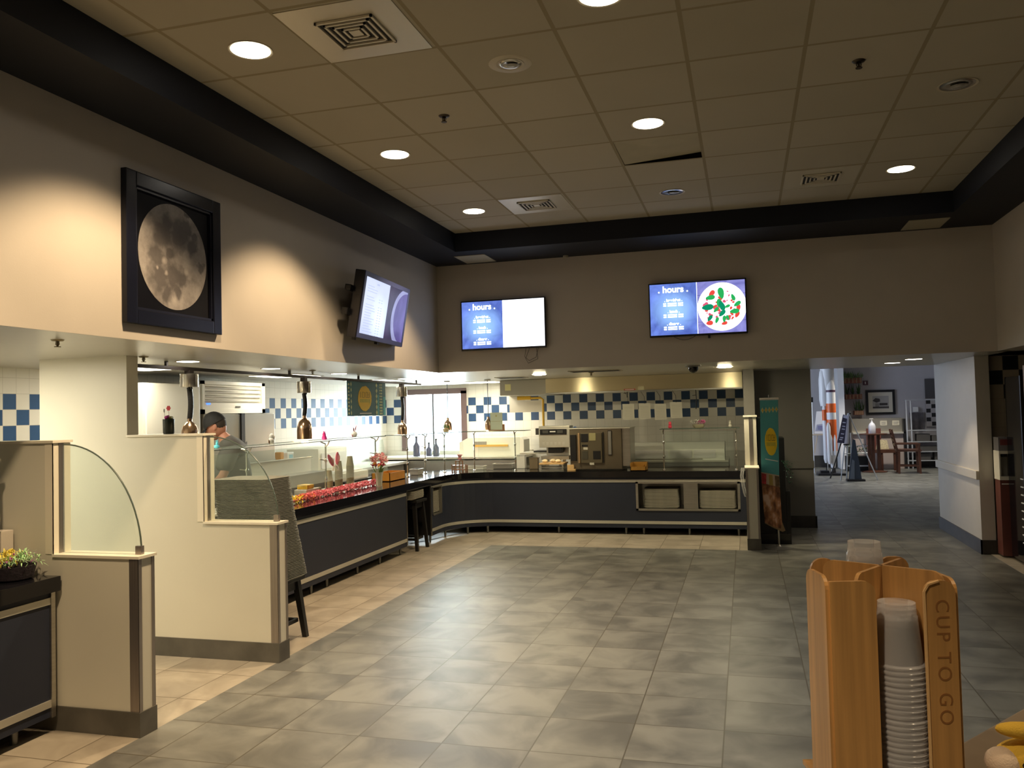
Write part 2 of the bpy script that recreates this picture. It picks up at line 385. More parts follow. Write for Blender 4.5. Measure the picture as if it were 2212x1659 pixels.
# far room
b = MB(); b.box(-3.2, 6.6, 23.0, 23.1, 0, 3.1); struct('wall_far', b, purple_paint)
b = MB(); b.box(6.5, 6.6, 11.84, 23.1, 0, 3.1); struct('wall_far_right', b, purple_paint)
b = MB(); b.box(-3.1, 0.0, KY+.15, KY+.25, 0, 3.1); b.box(-.02, .02, 11.84, KY+.2, 0, 3.1); b.box(-.02, 6.6, 11.73, 11.83, ZS+.125, 3.1); struct('wall_far_room', b, purple_paint)
b = MB(); b.box(-3.2, 6.6, 11.84, 23.1, 3.0, 3.1); struct('ceiling', b, soffit_paint)
b = MB(); b.box(-3.2, -3.1, 13.1, 23.1, 0, 0.9); b.box(-3.2, -3.1, 13.1, 23.1, 2.95, 3.1); b.box(-3.2, -3.1, 13.1, 15.2, .9, 3.0); b.box(-3.2, -3.1, 20.8, 23.1, .9, 3.0)
struct('wall_far_left', b, purple_paint)
b = MB()
for y in (15.2, 17.05, 18.9, 20.75): b.box(-3.18, -3.12, y, y+.06, .9, 2.95)
b.box(-3.18, -3.12, 15.2, 20.8, .88, .94); b.box(-3.18, -3.12, 15.2, 20.8, 2.91, 2.97)
wf = struct('window_2', b, frame_m)
b = MB(); b.box(-3.155, -3.15, 15.2, 20.8, .93, 2.92); b.build('pane', glass, wf)
b = MB(); b.box(2.24, 2.38, 22.2, 23.0, 0, 3.0); struct('wall_far_pilaster', b, mat('pilaster_white', (0.74, 0.74, 0.76), 0.5))
b = MB(); b.box(2.38, 6.5, 22.97, 23.0, 0, 0.22); b.box(1.0, 2.24, 22.97, 23, 0, .3); struct('baseboard_far', b, dark_base)
b = MB(); b.box(XR+.12, 5.6, 9.93, 9.95, 0, 0.15); struct('baseboard_corner', b, dark_base)

# ---------------------------------------------------------------- stepped partitions at the ends of the serving lines
def partition(name, org, d, n, L0, segs, th, end_low, upper=None):
    """org: front corner of the low end on the floor; d: unit direction away from the low end; n: unit thickness direction.
    segs: [(length, height), ...] from the low end"""
    D = Vector((*d, 0)); N = Vector((*n, 0)); O = Vector((*org, 0))
    M = Matrix(((D.x, N.x, 0, O.x), (D.y, N.y, 0, O.y), (0, 0, 1, 0), (0, 0, 0, 1)))
    b = MB(); s = 0
    for L, h in segs:
        if upper and h > 2: b.mi = 1
        b.box(s, s+L, 0, th, 0.128, h, M); s += L
    tot = s
    r = struct(name, b, [lam, upper or lam])
    b = MB(); b.box(-.008, tot, -.008, th+.008, 0, 0.128, M); p = b.build('baseboard', base_tile, r)
    b = MB()
    s = 0; prev = None
    for i, (L, h) in enumerate(segs):
        if h < ZS-.05:
            b.box(s-.012, s+L, -.012, th+.012, h, h+.014, M)
        s += L
    b.build('cap', lam_cap, r)
    s = 0; base = .128
    for i, (L, h) in enumerate(segs):
        if h < ZS-.05:
            g = MB(); hh = h-.002; w_ = .055
            if i == 0:
                for y0 in (-.003, th-.001):
                    g.box(s-.003, s+w_, y0, y0+.004, base, hh, M)
                g.box(s-.004, s, -.003, w_*.36, base, hh, M); g.box(s-.004, s, th-w_*.36, th+.003, base, hh, M)
            else:
                c = MB(); c.box(s-.003, s+w_*.9, -.004, 0, base, hh, M); c.box(s-.003, s+.001, -.004, th+.003, base, hh, M); c.build('white_edge_board', lam_cap, r)
                g.box(s-.006, s-.003, th*.30, th*.62, base, hh, M)
            g.build('corner_guard', guard, r)
        base = h+.014; s += L
    return r
p1 = partition('wall_partition_near', (-3.06, 3.66), (-1, 0), (0, 1), 0, [(.54, .915), (2.26, 1.524)], .115, True)
p2 = partition('wall_partition_middle', (-3.045, 4.965), (-1, 0), (0, 1), 0, [(.565, .915), (.625, 1.520), (.765, 2.10)], .115, True)
p3 = partition('wall_partition_rear', (0.115, 9.84), (0, 1), (-1, 0), 0, [(.42, .915), (.80, 1.50), (1.94, 2.10)], .135, True, paint_shaded)
# rounded glass wings standing on the low ends
def wing(root_name, label, cx, y, r, h, z0):
    b = MB(); n = 20
    pts = [(cx, z0)]+[(cx+r*math.cos(a), z0+h*math.sin(a)) for a in [PI/2*i/n for i in range(n+1)]]
    b.prism(pts, 'y', y-.004, y+.004)
    t = thing(root_name, label, 'glass panel', (cx, y, z0))
    o = b.build('glass_wing', glass, t); o.location = -Vector((cx, y, z0))
    b = MB(); b.tube([(cx+r*math.cos(a), y, z0+h*math.sin(a)) for a in [PI/2*i/n for i in range(n+1)]], .0045, 6)
    o = b.build('polished_edge', mat('glass_edge', (0.10, 0.13, 0.11), 0.2), t); o.location = -Vector((cx, y, z0))
    b = MB(); b.box(cx+r-.03, cx+r+.006, y-.012, y+.012, z0, z0+.045); o = b.build('clip', guard, t); o.location = -Vector((cx, y, z0))
wing('glass_wing_panel', 'quarter round clear glass panel on the near white half wall', -3.60+.012, 3.72, .50, .585, .929)
wing('glass_wing_panel', 'quarter round clear glass panel on the half wall beside the tray stack', -3.61+.012, 5.022, .53, .58, .929)
def _wb(s, name, mats, t, smooth=False):
    o = s.build(name, mats, None, smooth); o.parent = t; o.matrix_parent_inverse = t.matrix_basis.inverted(); return o
MB.wb = _wb     # a part modelled in room coordinates, parented to its thing

# ---------------------------------------------------------------- ceiling fittings
bulb_on = mat('lamp_lens_lit', (1, 1, 1), 0.4, emit=(1.0, 0.93, 0.82), estr=14)
bulb_dome = mat('lamp_dome_lit', (1, 1, 1), 0.4, emit=(1.0, 0.86, 0.55), estr=260)
trim_w = mat('downlight_trim', (0.50, 0.45, 0.34), 0.5)
refl = mat('downlight_reflector', (0.55, 0.53, 0.48), 0.18, 1.0)
dark_in = mat('dark_inside', (0.02, 0.02, 0.018), 0.8)
def downlight(x, y, z, on, label, power=0, col=WARM2, r=.098, group=None, angle=112, blend=.35, soft=.07, tilt=0, dome=False):
    t = thing('downlight', label, 'ceiling light', (x, y, z), 0, group)
    b = MB(); b.lathe([(r, -.001), (r+.014, -.004), (r+.014, -.0005), (r+.012, 0)], n=32, cap=False); b.build('trim_ring', trim_w, t, True)
    if on:
        b = MB(); b.lathe([(r, -.0035), (r*.9, -.010), (r*.6, -.013), (.001, -.014)] if dome else [(r, -.0035), (r*.6, -.0045), (.001, -.0048)], n=32, cap=False); b.build('lens', bulb_on if not dome else bulb_dome, t, True)
        light('SPOT', 'downlight_beam', (x, y, z-.03), power, col, soft, rot=(0, tilt, 0), angle=angle, blend=blend)
    else:
        b = MB(); b.lathe([(r, -.002), (r*.86, -.006), (r*.60, -.003), (.001, -.002)], n=32, cap=False); b.build('reflector', refl, t, True)
        b = MB(); b.ball((0.01, 0, -.009), (r*.52, r*.42, .006), 12); b.build('bulb', mat('unlit_bulb', (0.30, 0.29, 0.26), 0.15, var=.3, vscale=30), t, True)
    return t
G = 'recessed downlights in the grid ceiling'
PW = 95
for x, y, s, k, c in ((-2.385, 3.71, 'lit round downlight nearest the moon picture, beside the large ceiling vent', 1, WARM2),
                (-2.39, 5.55, 'lit round downlight in the left row, second from the moon picture end', .9, WARM2),
                (-2.39, 7.38, 'lit round downlight in the left row, nearest the far left ceiling corner', .85, WARM2),
                (-.575, 3.72, 'lit round downlight cut by the top edge of the photo', 1.6, WARM2),
                (-.56, 5.52, 'lit white downlight in the middle, next to the tipped ceiling tile', 2.1, NEUT),
                (1.278, 7.31, 'dimmer warm lit downlight at the far right of the grid ceiling', .35, WARM)):
    downlight(x, y, CZ, True, s, PW*k*(3.0 if x < -2 else 1), c if x > -2 else (1.0, .73, .44), group=G, tilt=math.radians(11) if x < -2 else 0, angle=102 if x < -2 else 88, blend=.45 if x < -2 else .7)
downlight(-.555, 7.36, CZ, False, 'unlit downlight with a chrome reflector near the middle of the far beam', group=G)
downlight(1.286, 5.47, CZ, False, 'unlit downlight with a shiny bulb at the right edge of the grid ceiling', group=G)
t = downlight(-1.169, 4.31, CZ, False, 'small unlit downlight in a wide pale plaster ring, beside the large vent', r=.062, group=G)
b = MB(); b.lathe([(.075, -.0015), (.115, -.002), (.118, 0)], n=32, cap=False); b.build('wide_ring', trim_w, t, True)
for y in (1.87, 0.0):
    downlight(-2.39, y, CZ, True, 'lit downlight over the near end of the left wall, out of the photo', PW*2.8, (1.0, .73, .44), group='downlights behind the camera', tilt=math.radians(11), angle=102, blend=.45)
downlight(1.28, 1.8, CZ, True, 'lit downlight above the cup holder counter, out of the photo', PW*.6, WARM, group='downlights behind the camera', angle=90, blend=.5)

downlight(-.56, .05, CZ, True, 'added unseen downlight above the camera, brightening the cup organizer', PW*2.1, WARM2, group='downlights behind the camera', angle=92, blend=.5)  # added lamp, unseen, there to brighten the cup organizer
def vent(x, y, label, nm='ceiling_vent'):
    t = thing(nm, label, 'ceiling vent', (x, y, CZ), 0, 'square ceiling vents')
    b = MB(); b.box(-.288, .288, -.288, .288, -.004, -.0005, bev=.001); b.build('panel', mat('vent_panel', (0.62, 0.58, 0.47), 0.35, 0.25), t)
    b = MB(); b.box(-.15, .15, -.15, .15, -.0055, -.0042); b.build('opening', dark_in, t)
    for k, s in enumerate((.15, .118, .086, .054)):
        b = MB(); w_ = .011
        for (x0, x1, y0, y1) in ((-s, s, s-w_, s), (-s, s, -s, -s+w_), (-s, -s+w_, -s, s), (s-w_, s, -s, s)):
            b.box(x0, x1, y0, y1, -.016+k*.001, -.0056)
        b.build('vane', mat('vent_vane', (0.66, 0.61, 0.48), 0.4), t)
    b = MB(); b.box(-.028, .028, -.028, .028, -.012, -.0056); b.build('centre_plate', MATS['vent_vane'], t)
vent(-1.78, 3.69, 'large square ceiling vent nearest the camera, between two lit downlights')
vent(-1.775, 7.35, 'square ceiling vent beside the farthest left downlight')
vent(.667, 7.345, 'square ceiling vent beside the dim warm downlight on the right')
brass_d = mat('dark_bronze', (0.06, 0.045, 0.03), 0.4, 0.8)
def sprinkler(x, y, z, label, m=brass_d, r=.036):
    t = thing('sprinkler_head', label, 'sprinkler', (x, y, z), 0, 'sprinkler heads in the ceilings')
    b = MB(); b.lathe([(r, -.001), (r*.8, -.008), (.012, -.010), (.010, -.0005)], n=18); b.build('escutcheon', m, t, True)
    b = MB(); b.tube([(0, 0, -.008), (0, 0, -.038)], .006, 8); b.tube([(-.010, 0, -.010), (-.012, 0, -.026), (0, 0, -.038)], .0025, 6); b.tube([(.010, 0, -.010), (.012, 0, -.026), (0, 0, -.038)], .0025, 6); b.build('frame', m, t, True)
    b = MB(); b.lathe([(.018, -.042), (.018, -.038), (.002, -.037)], n=12); b.build('deflector', m, t, True)
sprinkler(-1.781, 4.93, CZ, 'dark sprinkler head in the grid ceiling, left of the tipped tile')
sprinkler(.666, 4.90, CZ, 'dark sprinkler head in the grid ceiling, on the right side')
sprinkler(-3.717, 3.817, ZS, 'sprinkler head under the low ceiling by the moon picture', m=mat('aged_brass', (0.22, 0.18, 0.10), 0.4, 0.8))
sprinkler(-4.20, 5.10, ZS, 'sprinkler head under the low ceiling where the heat lamp track starts', m=MATS['aged_brass'])
sprinkler(-4.197, 7.55, ZS, 'sprinkler head under the low ceiling above the middle heat lamp', m=MATS['aged_brass'])
sprinkler(-1.838, 10.26, ZS, 'sprinkler head under the low ceiling in front of the hood', m=MATS['aged_brass'])
# plates on the underside of the beam
for x0, x1, s in ((-2.975, -2.63, 'cream rectangular plate under the dark beam in the far left corner'), (1.53, 1.88, 'cream rectangular plate under the dark beam at the far right')):
    b = MB(); b.box(x0, x1, 8.45, 8.89, ZB-.008, ZB-.0005, bev=.002)
    o = b.build('cover_plate', mat('cream_plate', (0.36, 0.33, 0.24), 0.5)); tag(o, s, 'cover plate', 'plates under the dark beam')
b = MB(); b.lathe([(.03, 0), (.03, -.02), (.012, -.03)], (-1.84, 8.90, ZB-.0005), 12); tag(b.build('smoke_detector', MATS['cream_plate'], smooth=True), 'tiny round sensor under the dark beam above the left wall screen', 'detector')

# downlights of the low ceiling
for x, y, p, s in ((-4.29, 5.72, 18, 'lit flush downlight in the low ceiling above the nearest heat lamp'),
             (-4.33, 7.0, 16, 'lit flush downlight in the low ceiling between the first two heat lamps'),
             (-4.30, 8.32, 15, 'lit flush downlight in the low ceiling before the hanging teal banner'),
             (-4.28, 10.1, 15, 'flush downlight in the low ceiling over the third heat lamp'),
             (-2.5, 10.25, 24, 'lit flush downlight in the low ceiling over the rear counter, left of the hood'),
             (-.22, 10.10, 24, 'lit flush downlight in the low ceiling above the right end of the rear counter'),
             (1.70, 10.75, 6, 'bright flush downlight in the low ceiling of the passage, nearer the far room'),
             (1.80, 10.0, 46, 'flush downlight in the low ceiling at the mouth of the passage')):
    downlight(x, y, ZS, True, s, p, WARM2, r=.085, group='flush downlights in the low ceiling', angle=84 if x > 1 else 92 if x > -3 else 128, blend=.4 if x > 1 else .6, soft=.08, dome=x > -3 and x < 1)
# flush troffers over the kitchen floor
troff = mat('troffer_lens', (0.9, 0.9, 0.85), 0.5, emit=(1.0, 0.94, 0.80), estr=5)
for x, y, p, s in ((-5.05, 6.2, 9, 'flush light panel over the kitchen person'), (-4.95, 8.3, 7, 'flush light panel over the kitchen, beyond the fridge'),
                   (-4.8, 10.3, 10, 'flush light panel over the kitchen in front of the window'), (-3.9, 12.2, 22, 'flush light panel by the rear kitchen wall'), (-5.15, 4.0, 36, 'flush light panel behind the nearest half wall')):
    t = thing('light_panel', s, 'ceiling light', (x, y, ZS), 0, 'flush light panels over the kitchen')
    b = MB(); b.box(-.31, .31, -.31, .31, -.006, -.0005); b.build('panel_frame', white_e, t)
    b = MB(); b.box(-.285, .285, -.285, .285, -.008, -.0062); b.build('lens', troff, t)
    light('AREA', 'light_panel_glow', (x, y, ZS-.02), p, (1.0, 0.90, 0.70), .56, .56)
# slim diffusers and the dome camera under the low ceiling in front of the hood
for x, y, L, s in ((-3.05, 10.9, .40, 'dark slot air grille in the low ceiling, left of the hood'), (-1.72, 9.9, .62, 'pale flush access panel in the low ceiling below the wall between the two screens')):
    t = thing('air_grille', s, 'grille', (x, y, ZS))
    b = MB(); b.box(-L/2, L/2, -.15, .15, -.008, -.0005, bev=.002); b.build('flange', trim_w, t)
    b = MB()
    for k in range(6): b.box(-L/2+.02, L/2-.02, -.12+k*.042, -.10+k*.042, -.010, -.008)
    b.build('slats', dark_in, t)
t = thing('dome_camera', 'black dome security camera under the low ceiling below the right screen', 'security camera', (-.55, 9.55, ZS))
b = MB(); b.lathe([(.085, 0), (.088, -.012), (.06, -.018)], n=24); b.build('mounting_ring', steel_d, t, True)
b = MB(); b.lathe([(.058, -.018), (.056, -.045), (.040, -.07), (.015, -.082), (.001, -.084)], n=24); b.build('dome', black, t, True)

# ---------------------------------------------------------------- moon picture
t = thing('framed_picture', 'large black framed photograph of the full moon on the left wall', 'picture', (XL, 4.367, 2.632))
pf = mat('black_picture_frame', (0.006, 0.007, 0.014), 0.25, spec=0.35)
b = MB(); Y0, Y1, Z0, Z1, W = 3.925, 4.81, 2.19, 3.075, .085
for (a0, a1, c0, c1) in ((Y0, Y0+W, Z0, Z1), (Y1-W, Y1, Z0, Z1), (Y0+W, Y1-W, Z0, Z0+W), (Y0+W, Y1-W, Z1-W, Z1)):
    b.box(XL+.002, XL+.038, a0, a1, c0, c1, bev=.006)
b.wb('frame', pf, t)
b = MB()
for (a0, a1, c0, c1) in ((Y0+W-.004, Y0+W+.014, Z0+W, Z1-W), (Y1-W-.014, Y1-W+.004, Z0+W, Z1-W), (Y0+W, Y1-W, Z0+W-.004, Z0+W+.014), (Y0+W, Y1-W, Z1-W-.014, Z1-W+.004)):
    b.box(XL+.01, XL+.028, a0, a1, c0, c1)
b.wb('inner_lip', mat('frame_lip_blue_black', (0.008, 0.009, 0.018), 0.3), t)
def moon_mat():
    m = bpy.data.materials.new('moon_print'); nt, bs = nodes(m); L = nt.links
    g = nt.nodes.new('ShaderNodeNewGeometry'); 
    def sub(v): 
        n = nt.nodes.new('ShaderNodeVectorMath'); n.operation = 'SUBTRACT'; L.new(g.outputs['Position'], n.inputs[0]); n.inputs[1].default_value = v; return n.outputs[0]
    nz = nt.nodes.new('ShaderNodeTexNoise'); nz.inputs['Scale'].default_value = 9; nz.inputs['Detail'].default_value = 8; nz.inputs['Roughness'].default_value = .62
    L.new(g.outputs['Position'], nz.inputs[0])
    nw = nt.nodes.new('ShaderNodeTexNoise'); nw.inputs['Scale'].default_value = 14; nw.inputs['Detail'].default_value = 5; L.new(g.outputs['Position'], nw.inputs[0])
    # the dark seas, each a round patch with a ragged edge: centre y, z, radius
    seas = [(4.25, 2.75, .10), (4.20, 2.62, .085), (4.42, 2.79, .10), (4.50, 2.84, .06), (4.54, 2.72, .06), (4.23, 2.49, .10), (4.36, 2.52, .085), (4.44, 2.50, .06), (4.33, 2.66, .045), (4.50, 2.93, .028), (4.30, 2.40, .06), (4.40, 2.42, .04), (4.57, 2.80, .04), (4.30, 2.82, .07), (4.62, 2.62, .035)]
    dark = None
    for y, z, r in seas:
        n = nt.nodes.new('ShaderNodeVectorMath'); n.operation = 'LENGTH'
        q = nt.nodes.new('ShaderNodeVectorMath'); q.operation = 'MULTIPLY'; L.new(sub((XL, y, z)), q.inputs[0]); q.inputs[1].default_value = (0, 1, 1); L.new(q.outputs[0], n.inputs[0])
        d = math_node(nt, 'ADD', n.outputs['Value'], math_node(nt, 'MULTIPLY', math_node(nt, 'SUBTRACT', nw.outputs[0], .5), .15))
        mr = nt.nodes.new('ShaderNodeMapRange'); L.new(d, mr.inputs['Value']); mr.inputs['From Min'].default_value = r*.6; mr.inputs['From Max'].default_value = r*1.25; mr.inputs['To Min'].default_value = 1; mr.inputs['To Max'].default_value = 0
        dark = mr.outputs[0] if dark is None else math_node(nt, 'MAXIMUM', dark, mr.outputs[0])
    cr = nt.nodes.new('ShaderNodeValToRGB'); L.new(nz.outputs[0], cr.inputs[0]); cr.color_ramp.elements[0].position = .3; cr.color_ramp.elements[1].position = .75
    cr.color_ramp.elements[0].color = (.145, .13, .12, 1); cr.color_ramp.elements[1].color = (.36, .33, .30, 1)
    mx = nt.nodes.new('ShaderNodeMixRGB'); L.new(math_node(nt, 'MULTIPLY', dark, .80), mx.inputs[0]); L.new(cr.outputs[0], mx.inputs[1]); mx.inputs[2].default_value = (.066, .058, .055, 1)
    # bright ray craters
    for y, z, r in ((4.27, 2.60, .020), (4.21, 2.55, .010), (4.29, 2.53, .015), (4.48, 2.56, .02), (4.36, 2.37, .03)):
        n = nt.nodes.new('ShaderNodeVectorMath'); n.operation = 'LENGTH'
        q = nt.nodes.new('ShaderNodeVectorMath'); q.operation = 'MULTIPLY'; L.new(sub((XL, y, z)), q.inputs[0]); q.inputs[1].default_value = (0, 1, 1); L.new(q.outputs[0], n.inputs[0])
        mr = nt.nodes.new('ShaderNodeMapRange'); L.new(math_node(nt, 'ADD', n.outputs['Value'], math_node(nt, 'MULTIPLY', math_node(nt, 'SUBTRACT', nw.outputs[0], .5), .05)), mr.inputs['Value']); mr.inputs['From Min'].default_value = r*.3; mr.inputs['From Max'].default_value = r*1.3; mr.inputs['To Min'].default_value = .7; mr.inputs['To Max'].default_value = 0
        m2 = nt.nodes.new('ShaderNodeMixRGB'); L.new(mr.outputs[0], m2.inputs[0]); L.new(mx.outputs[0], m2.inputs[1]); m2.inputs[2].default_value = (.42, .38, .34, 1); mx = m2
    L.new(mx.outputs[0], bs.inputs['Base Color']); bs.inputs['Roughness'].default_value = .5; return m
b = MB(); b.box(XL+.003, XL+.012, Y0+W-.002, Y1-W+.002, Z0+W-.002, Z1-W+.002); b.wb('print', mat('black_print', (0.004, 0.004, 0.006), 0.5, spec=0.15), t)
b = MB(); n = 64
b.prism([(4.365+.318*math.cos(2*PI*i/n), 2.635+.325*math.sin(2*PI*i/n)) for i in range(n)], 'x', XL+.012, XL+.0135); b.wb('moon', moon_mat(), t)

# ---------------------------------------------------------------- wall screens
def screen_mat(name, c0, c1, strength, scale=8, glow=None):
    m = bpy.data.materials.new(name); nt, bs = nodes(m); L = nt.links
    tc = nt.nodes.new('ShaderNodeTexCoord'); nz = nt.nodes.new('ShaderNodeTexNoise'); nz.inputs['Scale'].default_value = scale; nz.inputs['Detail'].default_value = 7; nz.inputs['Distortion'].default_value = 1.2
    L.new(tc.outputs['Object'], nz.inputs[0]); cr = nt.nodes.new('ShaderNodeValToRGB'); L.new(nz.outputs[0], cr.inputs[0])
    cr.color_ramp.elements[0].position = .3; cr.color_ramp.elements[1].position = .7; cr.color_ramp.elements[0].color = (*c0, 1); cr.color_ramp.elements[1].color = (*c1, 1)
    cur = cr.outputs[0]
    if glow:
        q = nt.nodes.new('ShaderNodeVectorMath'); q.operation = 'SUBTRACT'; L.new(tc.outputs['Object'], q.inputs[0]); q.inputs[1].default_value = glow[0]
        q2 = nt.nodes.new('ShaderNodeVectorMath'); q2.operation = 'LENGTH'; L.new(q.outputs[0], q2.inputs[0])
        mr = nt.nodes.new('ShaderNodeMapRange'); L.new(q2.outputs['Value'], mr.inputs['Value']); mr.inputs['From Min'].default_value = 0; mr.inputs['From Max'].default_value = glow[1]; mr.inputs['To Min'].default_value = 1; mr.inputs['To Max'].default_value = 0
        mx = nt.nodes.new('ShaderNodeMixRGB'); L.new(mr.outputs[0], mx.inputs[0]); L.new(cur, mx.inputs[1]); mx.inputs[2].default_value = (*glow[2], 1); cur = mx.outputs[0]
    bs.inputs['Base Color'].default_value = (0, 0, 0, 1); L.new(cur, bs.inputs['Emission Color']); bs.inputs['Emission Strength'].default_value = strength; bs.inputs['Roughness'].default_value = .3
    return m
em = lambda n, c, s: mat(n, (0, 0, 0), .4, emit=c, estr=s)
blue_s = screen_mat('hours_screen_blue', (.045, .075, .30), (.13, .21, .62), 1.55, 5, ((-.24, 0, .0), .27, (.35, .62, 1.0)))
white_s = em('screen_white', (.93, .93, 1.0), 2.2); txt_s = em('screen_text_white', (.85, .95, 1.0), 2.6)
wood_s = screen_mat('screen_wood_table', (.12, .12, .36), (.26, .26, .58), 1.5, 6)
green_s = em('basil_green', (.02, .42, .10), 1.1); green2_s = em('basil_teal_green', (.0, .30, .14), 1.0); red_s = em('tomato_red', (.80, .07, .05), 1.1); pink_s = em('tomato_pink', (.75, .10, .20), 1.1)
glow_s = em('screen_grey_dash', (.35, .40, .55), 1.5)
bez = mat('screen_bezel', (0.008, 0.008, 0.012), 0.25); bez_spill = mat('screen_bezel_blue_spill', (0.03, 0.038, 0.12), 0.4)  # blue spill from the screen is put into the second bezel colour
def hours_tv(cx, cz, w_, h_, label, pizza, cable):
    """local frame: x right, y away from the viewer, z up; origin on the wall plane"""
    t = thing('wall_screen', label, 'screen', (cx, YB, cz), 0, 'menu screens on the upper walls')
    b = MB(); b.box(-w_/2, w_/2, -.075, -.035, -h_/2, h_/2, bev=.006); b.build('housing', bez, t)
    b = MB(); b.box(-.16, .16, -.036, -.001, -.12, .12); b.build('wall_bracket', black_s, t)
    e = .014; x0, x1, z0, z1 = -w_/2+e, w_/2-e, -h_/2+e+.006, h_/2-e; xm = (x0+x1)/2
    b = MB(); b.box(x0, xm, -.0765, -.0752, z0, z1); b.build('left_half', blue_s, t)
    yy = -.0775
    def T(s, size, x, z, name, bold=.002): text(name, s, size, frame_on((x, yy, z), (1, 0, 0), (0, 0, 1)), txt_s, t, .0006, bold=bold)
    xl = (x0+xm)/2
    T('. hours .', .095, xl, z1-.062, 'hours_heading', .0028)
    for k, (s, z) in enumerate((('. breakfast .', z1-.175), ('. lunch .', z1-.295), ('. dinner .', z1-.425))):
        T(s, .040, xl, z, 'meal_heading')
        b = MB()
        for r_ in range(2):
            zz = z-.034-r_*.022; xx = xl-.105
            for L in (.03, .095, .052):
                b.box(xx, xx+L, yy-.0006, yy, zz-.0075, zz+.0075); xx += L+.014
        b.build('hours_lines', txt_s, t)
    if pizza:
        b = MB(); b.box(xm, x1, -.0765, -.0752, z0, z1); b.build('right_half', wood_s, t)
        b = MB()
        for z in (z0+.12, z0+.40): b.box(xm, x1, -.0769, -.0766, z-.0015, z+.0015)
        b.build('table_joints', em('joint_blue', (.05, .05, .2), 1), t)
        ccx, ccz, R = xm+.252, (z0+z1)/2+.0, .247
        pts = []
        for i in range(64):
            a = 2*PI*i/64; x = ccx+R*1.0*math.cos(a); z = ccz+R*1.02*math.sin(a)
            pts.append((min(max(x, xm), x1), min(max(z, z0), z1)))
        b = MB(); b.prism(pts, 'y', -.0775, -.0767); b.build('plate_picture', white_s, t)
        rnd = random.Random(5)
        def leaf2(b, x, z, L, a, yy0, wd=.42):
            L *= 1.2; wd = max(wd, .42)*1.15
            P = []
            for i in range(14):
                u = 2*PI*i/14; px_ = L*math.cos(u); pz_ = L*wd*math.sin(u)*(1+.25*math.cos(u))
                P.append((x+px_*math.cos(a)-pz_*math.sin(a), z+px_*math.sin(a)+pz_*math.cos(a)))
            b.prism(P, 'y', yy0-.0005, yy0)
        b = MB(); b2 = MB()
        for i in range(46):
            a = rnd.uniform(0, 2*PI); rr = rnd.choice([rnd.uniform(.12, .19), rnd.uniform(.02, .17)])
            leaf2(b if i % 2 else b2, ccx-.01+rr*math.cos(a), ccz+rr*math.sin(a), rnd.uniform(.008, .022), rnd.uniform(0, PI), -.0778-.0001*i/10, rnd.uniform(.3, .8))
        for q in ((-.10, .14, .035, .9, .5), (.165, -.02, .03, 1.5, .5), (.15, -.09, .03, 1.1, .5), (-.13, -.165, .03, .1, .6), (.02, -.175, .026, .3, .5), (0, .10, .03, 1.3, .4)):
            leaf2(b, ccx+q[0], ccz+q[1], q[2], q[3], -.0785, q[4])
        b.build('tomato_picture', red_s, t); b2.build('tomato_pink_picture', pink_s, t)
        b = MB(); b2 = MB()
        for i, q in enumerate(((-.005, .14, .062, 1.75), (-.115, .10, .05, .15), (-.145, .0, .062, .1), (.115, .09, .038, -1.2), (.155, .02, .042, .6), (-.03, .04, .045, 1.5), (.0, .01, .055, -1.2), (.055, .0, .030, .4), (-.06, -.03, .035, .8), (.125, -.055, .05, .1), (.0, -.07, .045, .8), (.02, -.13, .036, 1.5), (.055, -.12, .030, 1.9), (-.055, -.14, .034, 1.2), (-.125, -.115, .038, .9))):
            leaf2(b2 if i % 4 == 2 else b, ccx+q[0], ccz+q[1], q[2]*.82, q[3], -.0792-.0001*i, .44)
        b.build('basil_picture', green_s, t); b2.build('basil_dark_picture', green2_s, t)
        b = MB(); b.box(xm-.003, xm+.003, -.0768, -.0766, z0, z1); b.build('divider_line', txt_s, t)
    else:
        b = MB(); b.box(xm, x1, -.0765, -.0752, z0, z1); b.build('right_half', white_s, t)
        b = MB(); rnd = random.Random(3)
        for i in range(14): 
            x = xm+.10+rnd.random()*.26; z = z1-.15-rnd.choice([0, .06])-rnd.random()*.02; b.box(x, x+.009, -.0769, -.0766, z, z+.003)
        b.build('faint_lettering', glow_s, t)
    b = MB()
    if cable == 'loops':
        xx = .25; b.tube([(xx, -.03, -h_/2), (xx-.02, -.02, -h_/2-.09), (xx+.03, -.02, -h_/2-.135), (xx+.11, -.02, -h_/2-.10), (xx+.14, -.03, -h_/2)], .0025, 6)
        b.tube([(xx+.04, -.03, -h_/2), (xx-.01, -.02, -h_/2-.11), (xx+.02, -.02, -h_/2-.165), (xx+.13, -.02, -h_/2-.12), (xx+.12, -.03, -h_/2)], .0025, 6)
    else:
        b.tube([(-.25+.22*i/10, -.03, -h_/2-.035*math.sin(PI*i/10)) for i in range(11)], .0025, 6)
        b.box(.10, .125, -.055, -.03, -h_/2-.03, -h_/2)
    b.build('cable', black_s, t)
    return t
hours_tv(-2.578, 2.612, .985, .562, 'menu screen on the far wall, left one, blue hours half and plain white half', False, 'loops')
hours_tv(-.452, 2.667, 1.005, .575, 'menu screen on the far wall, right one, hours beside a pizza picture', True, 'arc')

# the thicker tilted screen on the left wall
M = frame_on((-3.19, 7.10, 2.59), Vector((-.075, .997, 0)), Vector((.17, .013, .985)))
t = thing('wall_screen', 'thick menu screen tilted down from the left wall by the corner', 'screen', (0, 0, 0), 0, 'menu screens on the upper walls')
t.matrix_world = M; MW, MH = 1.20, .585
def LB(x0, x1, y0, y1, z0, z1, bev=0): bb = MB(); bb.box(x0, x1, y0, y1, z0, z1, bev=bev); return bb
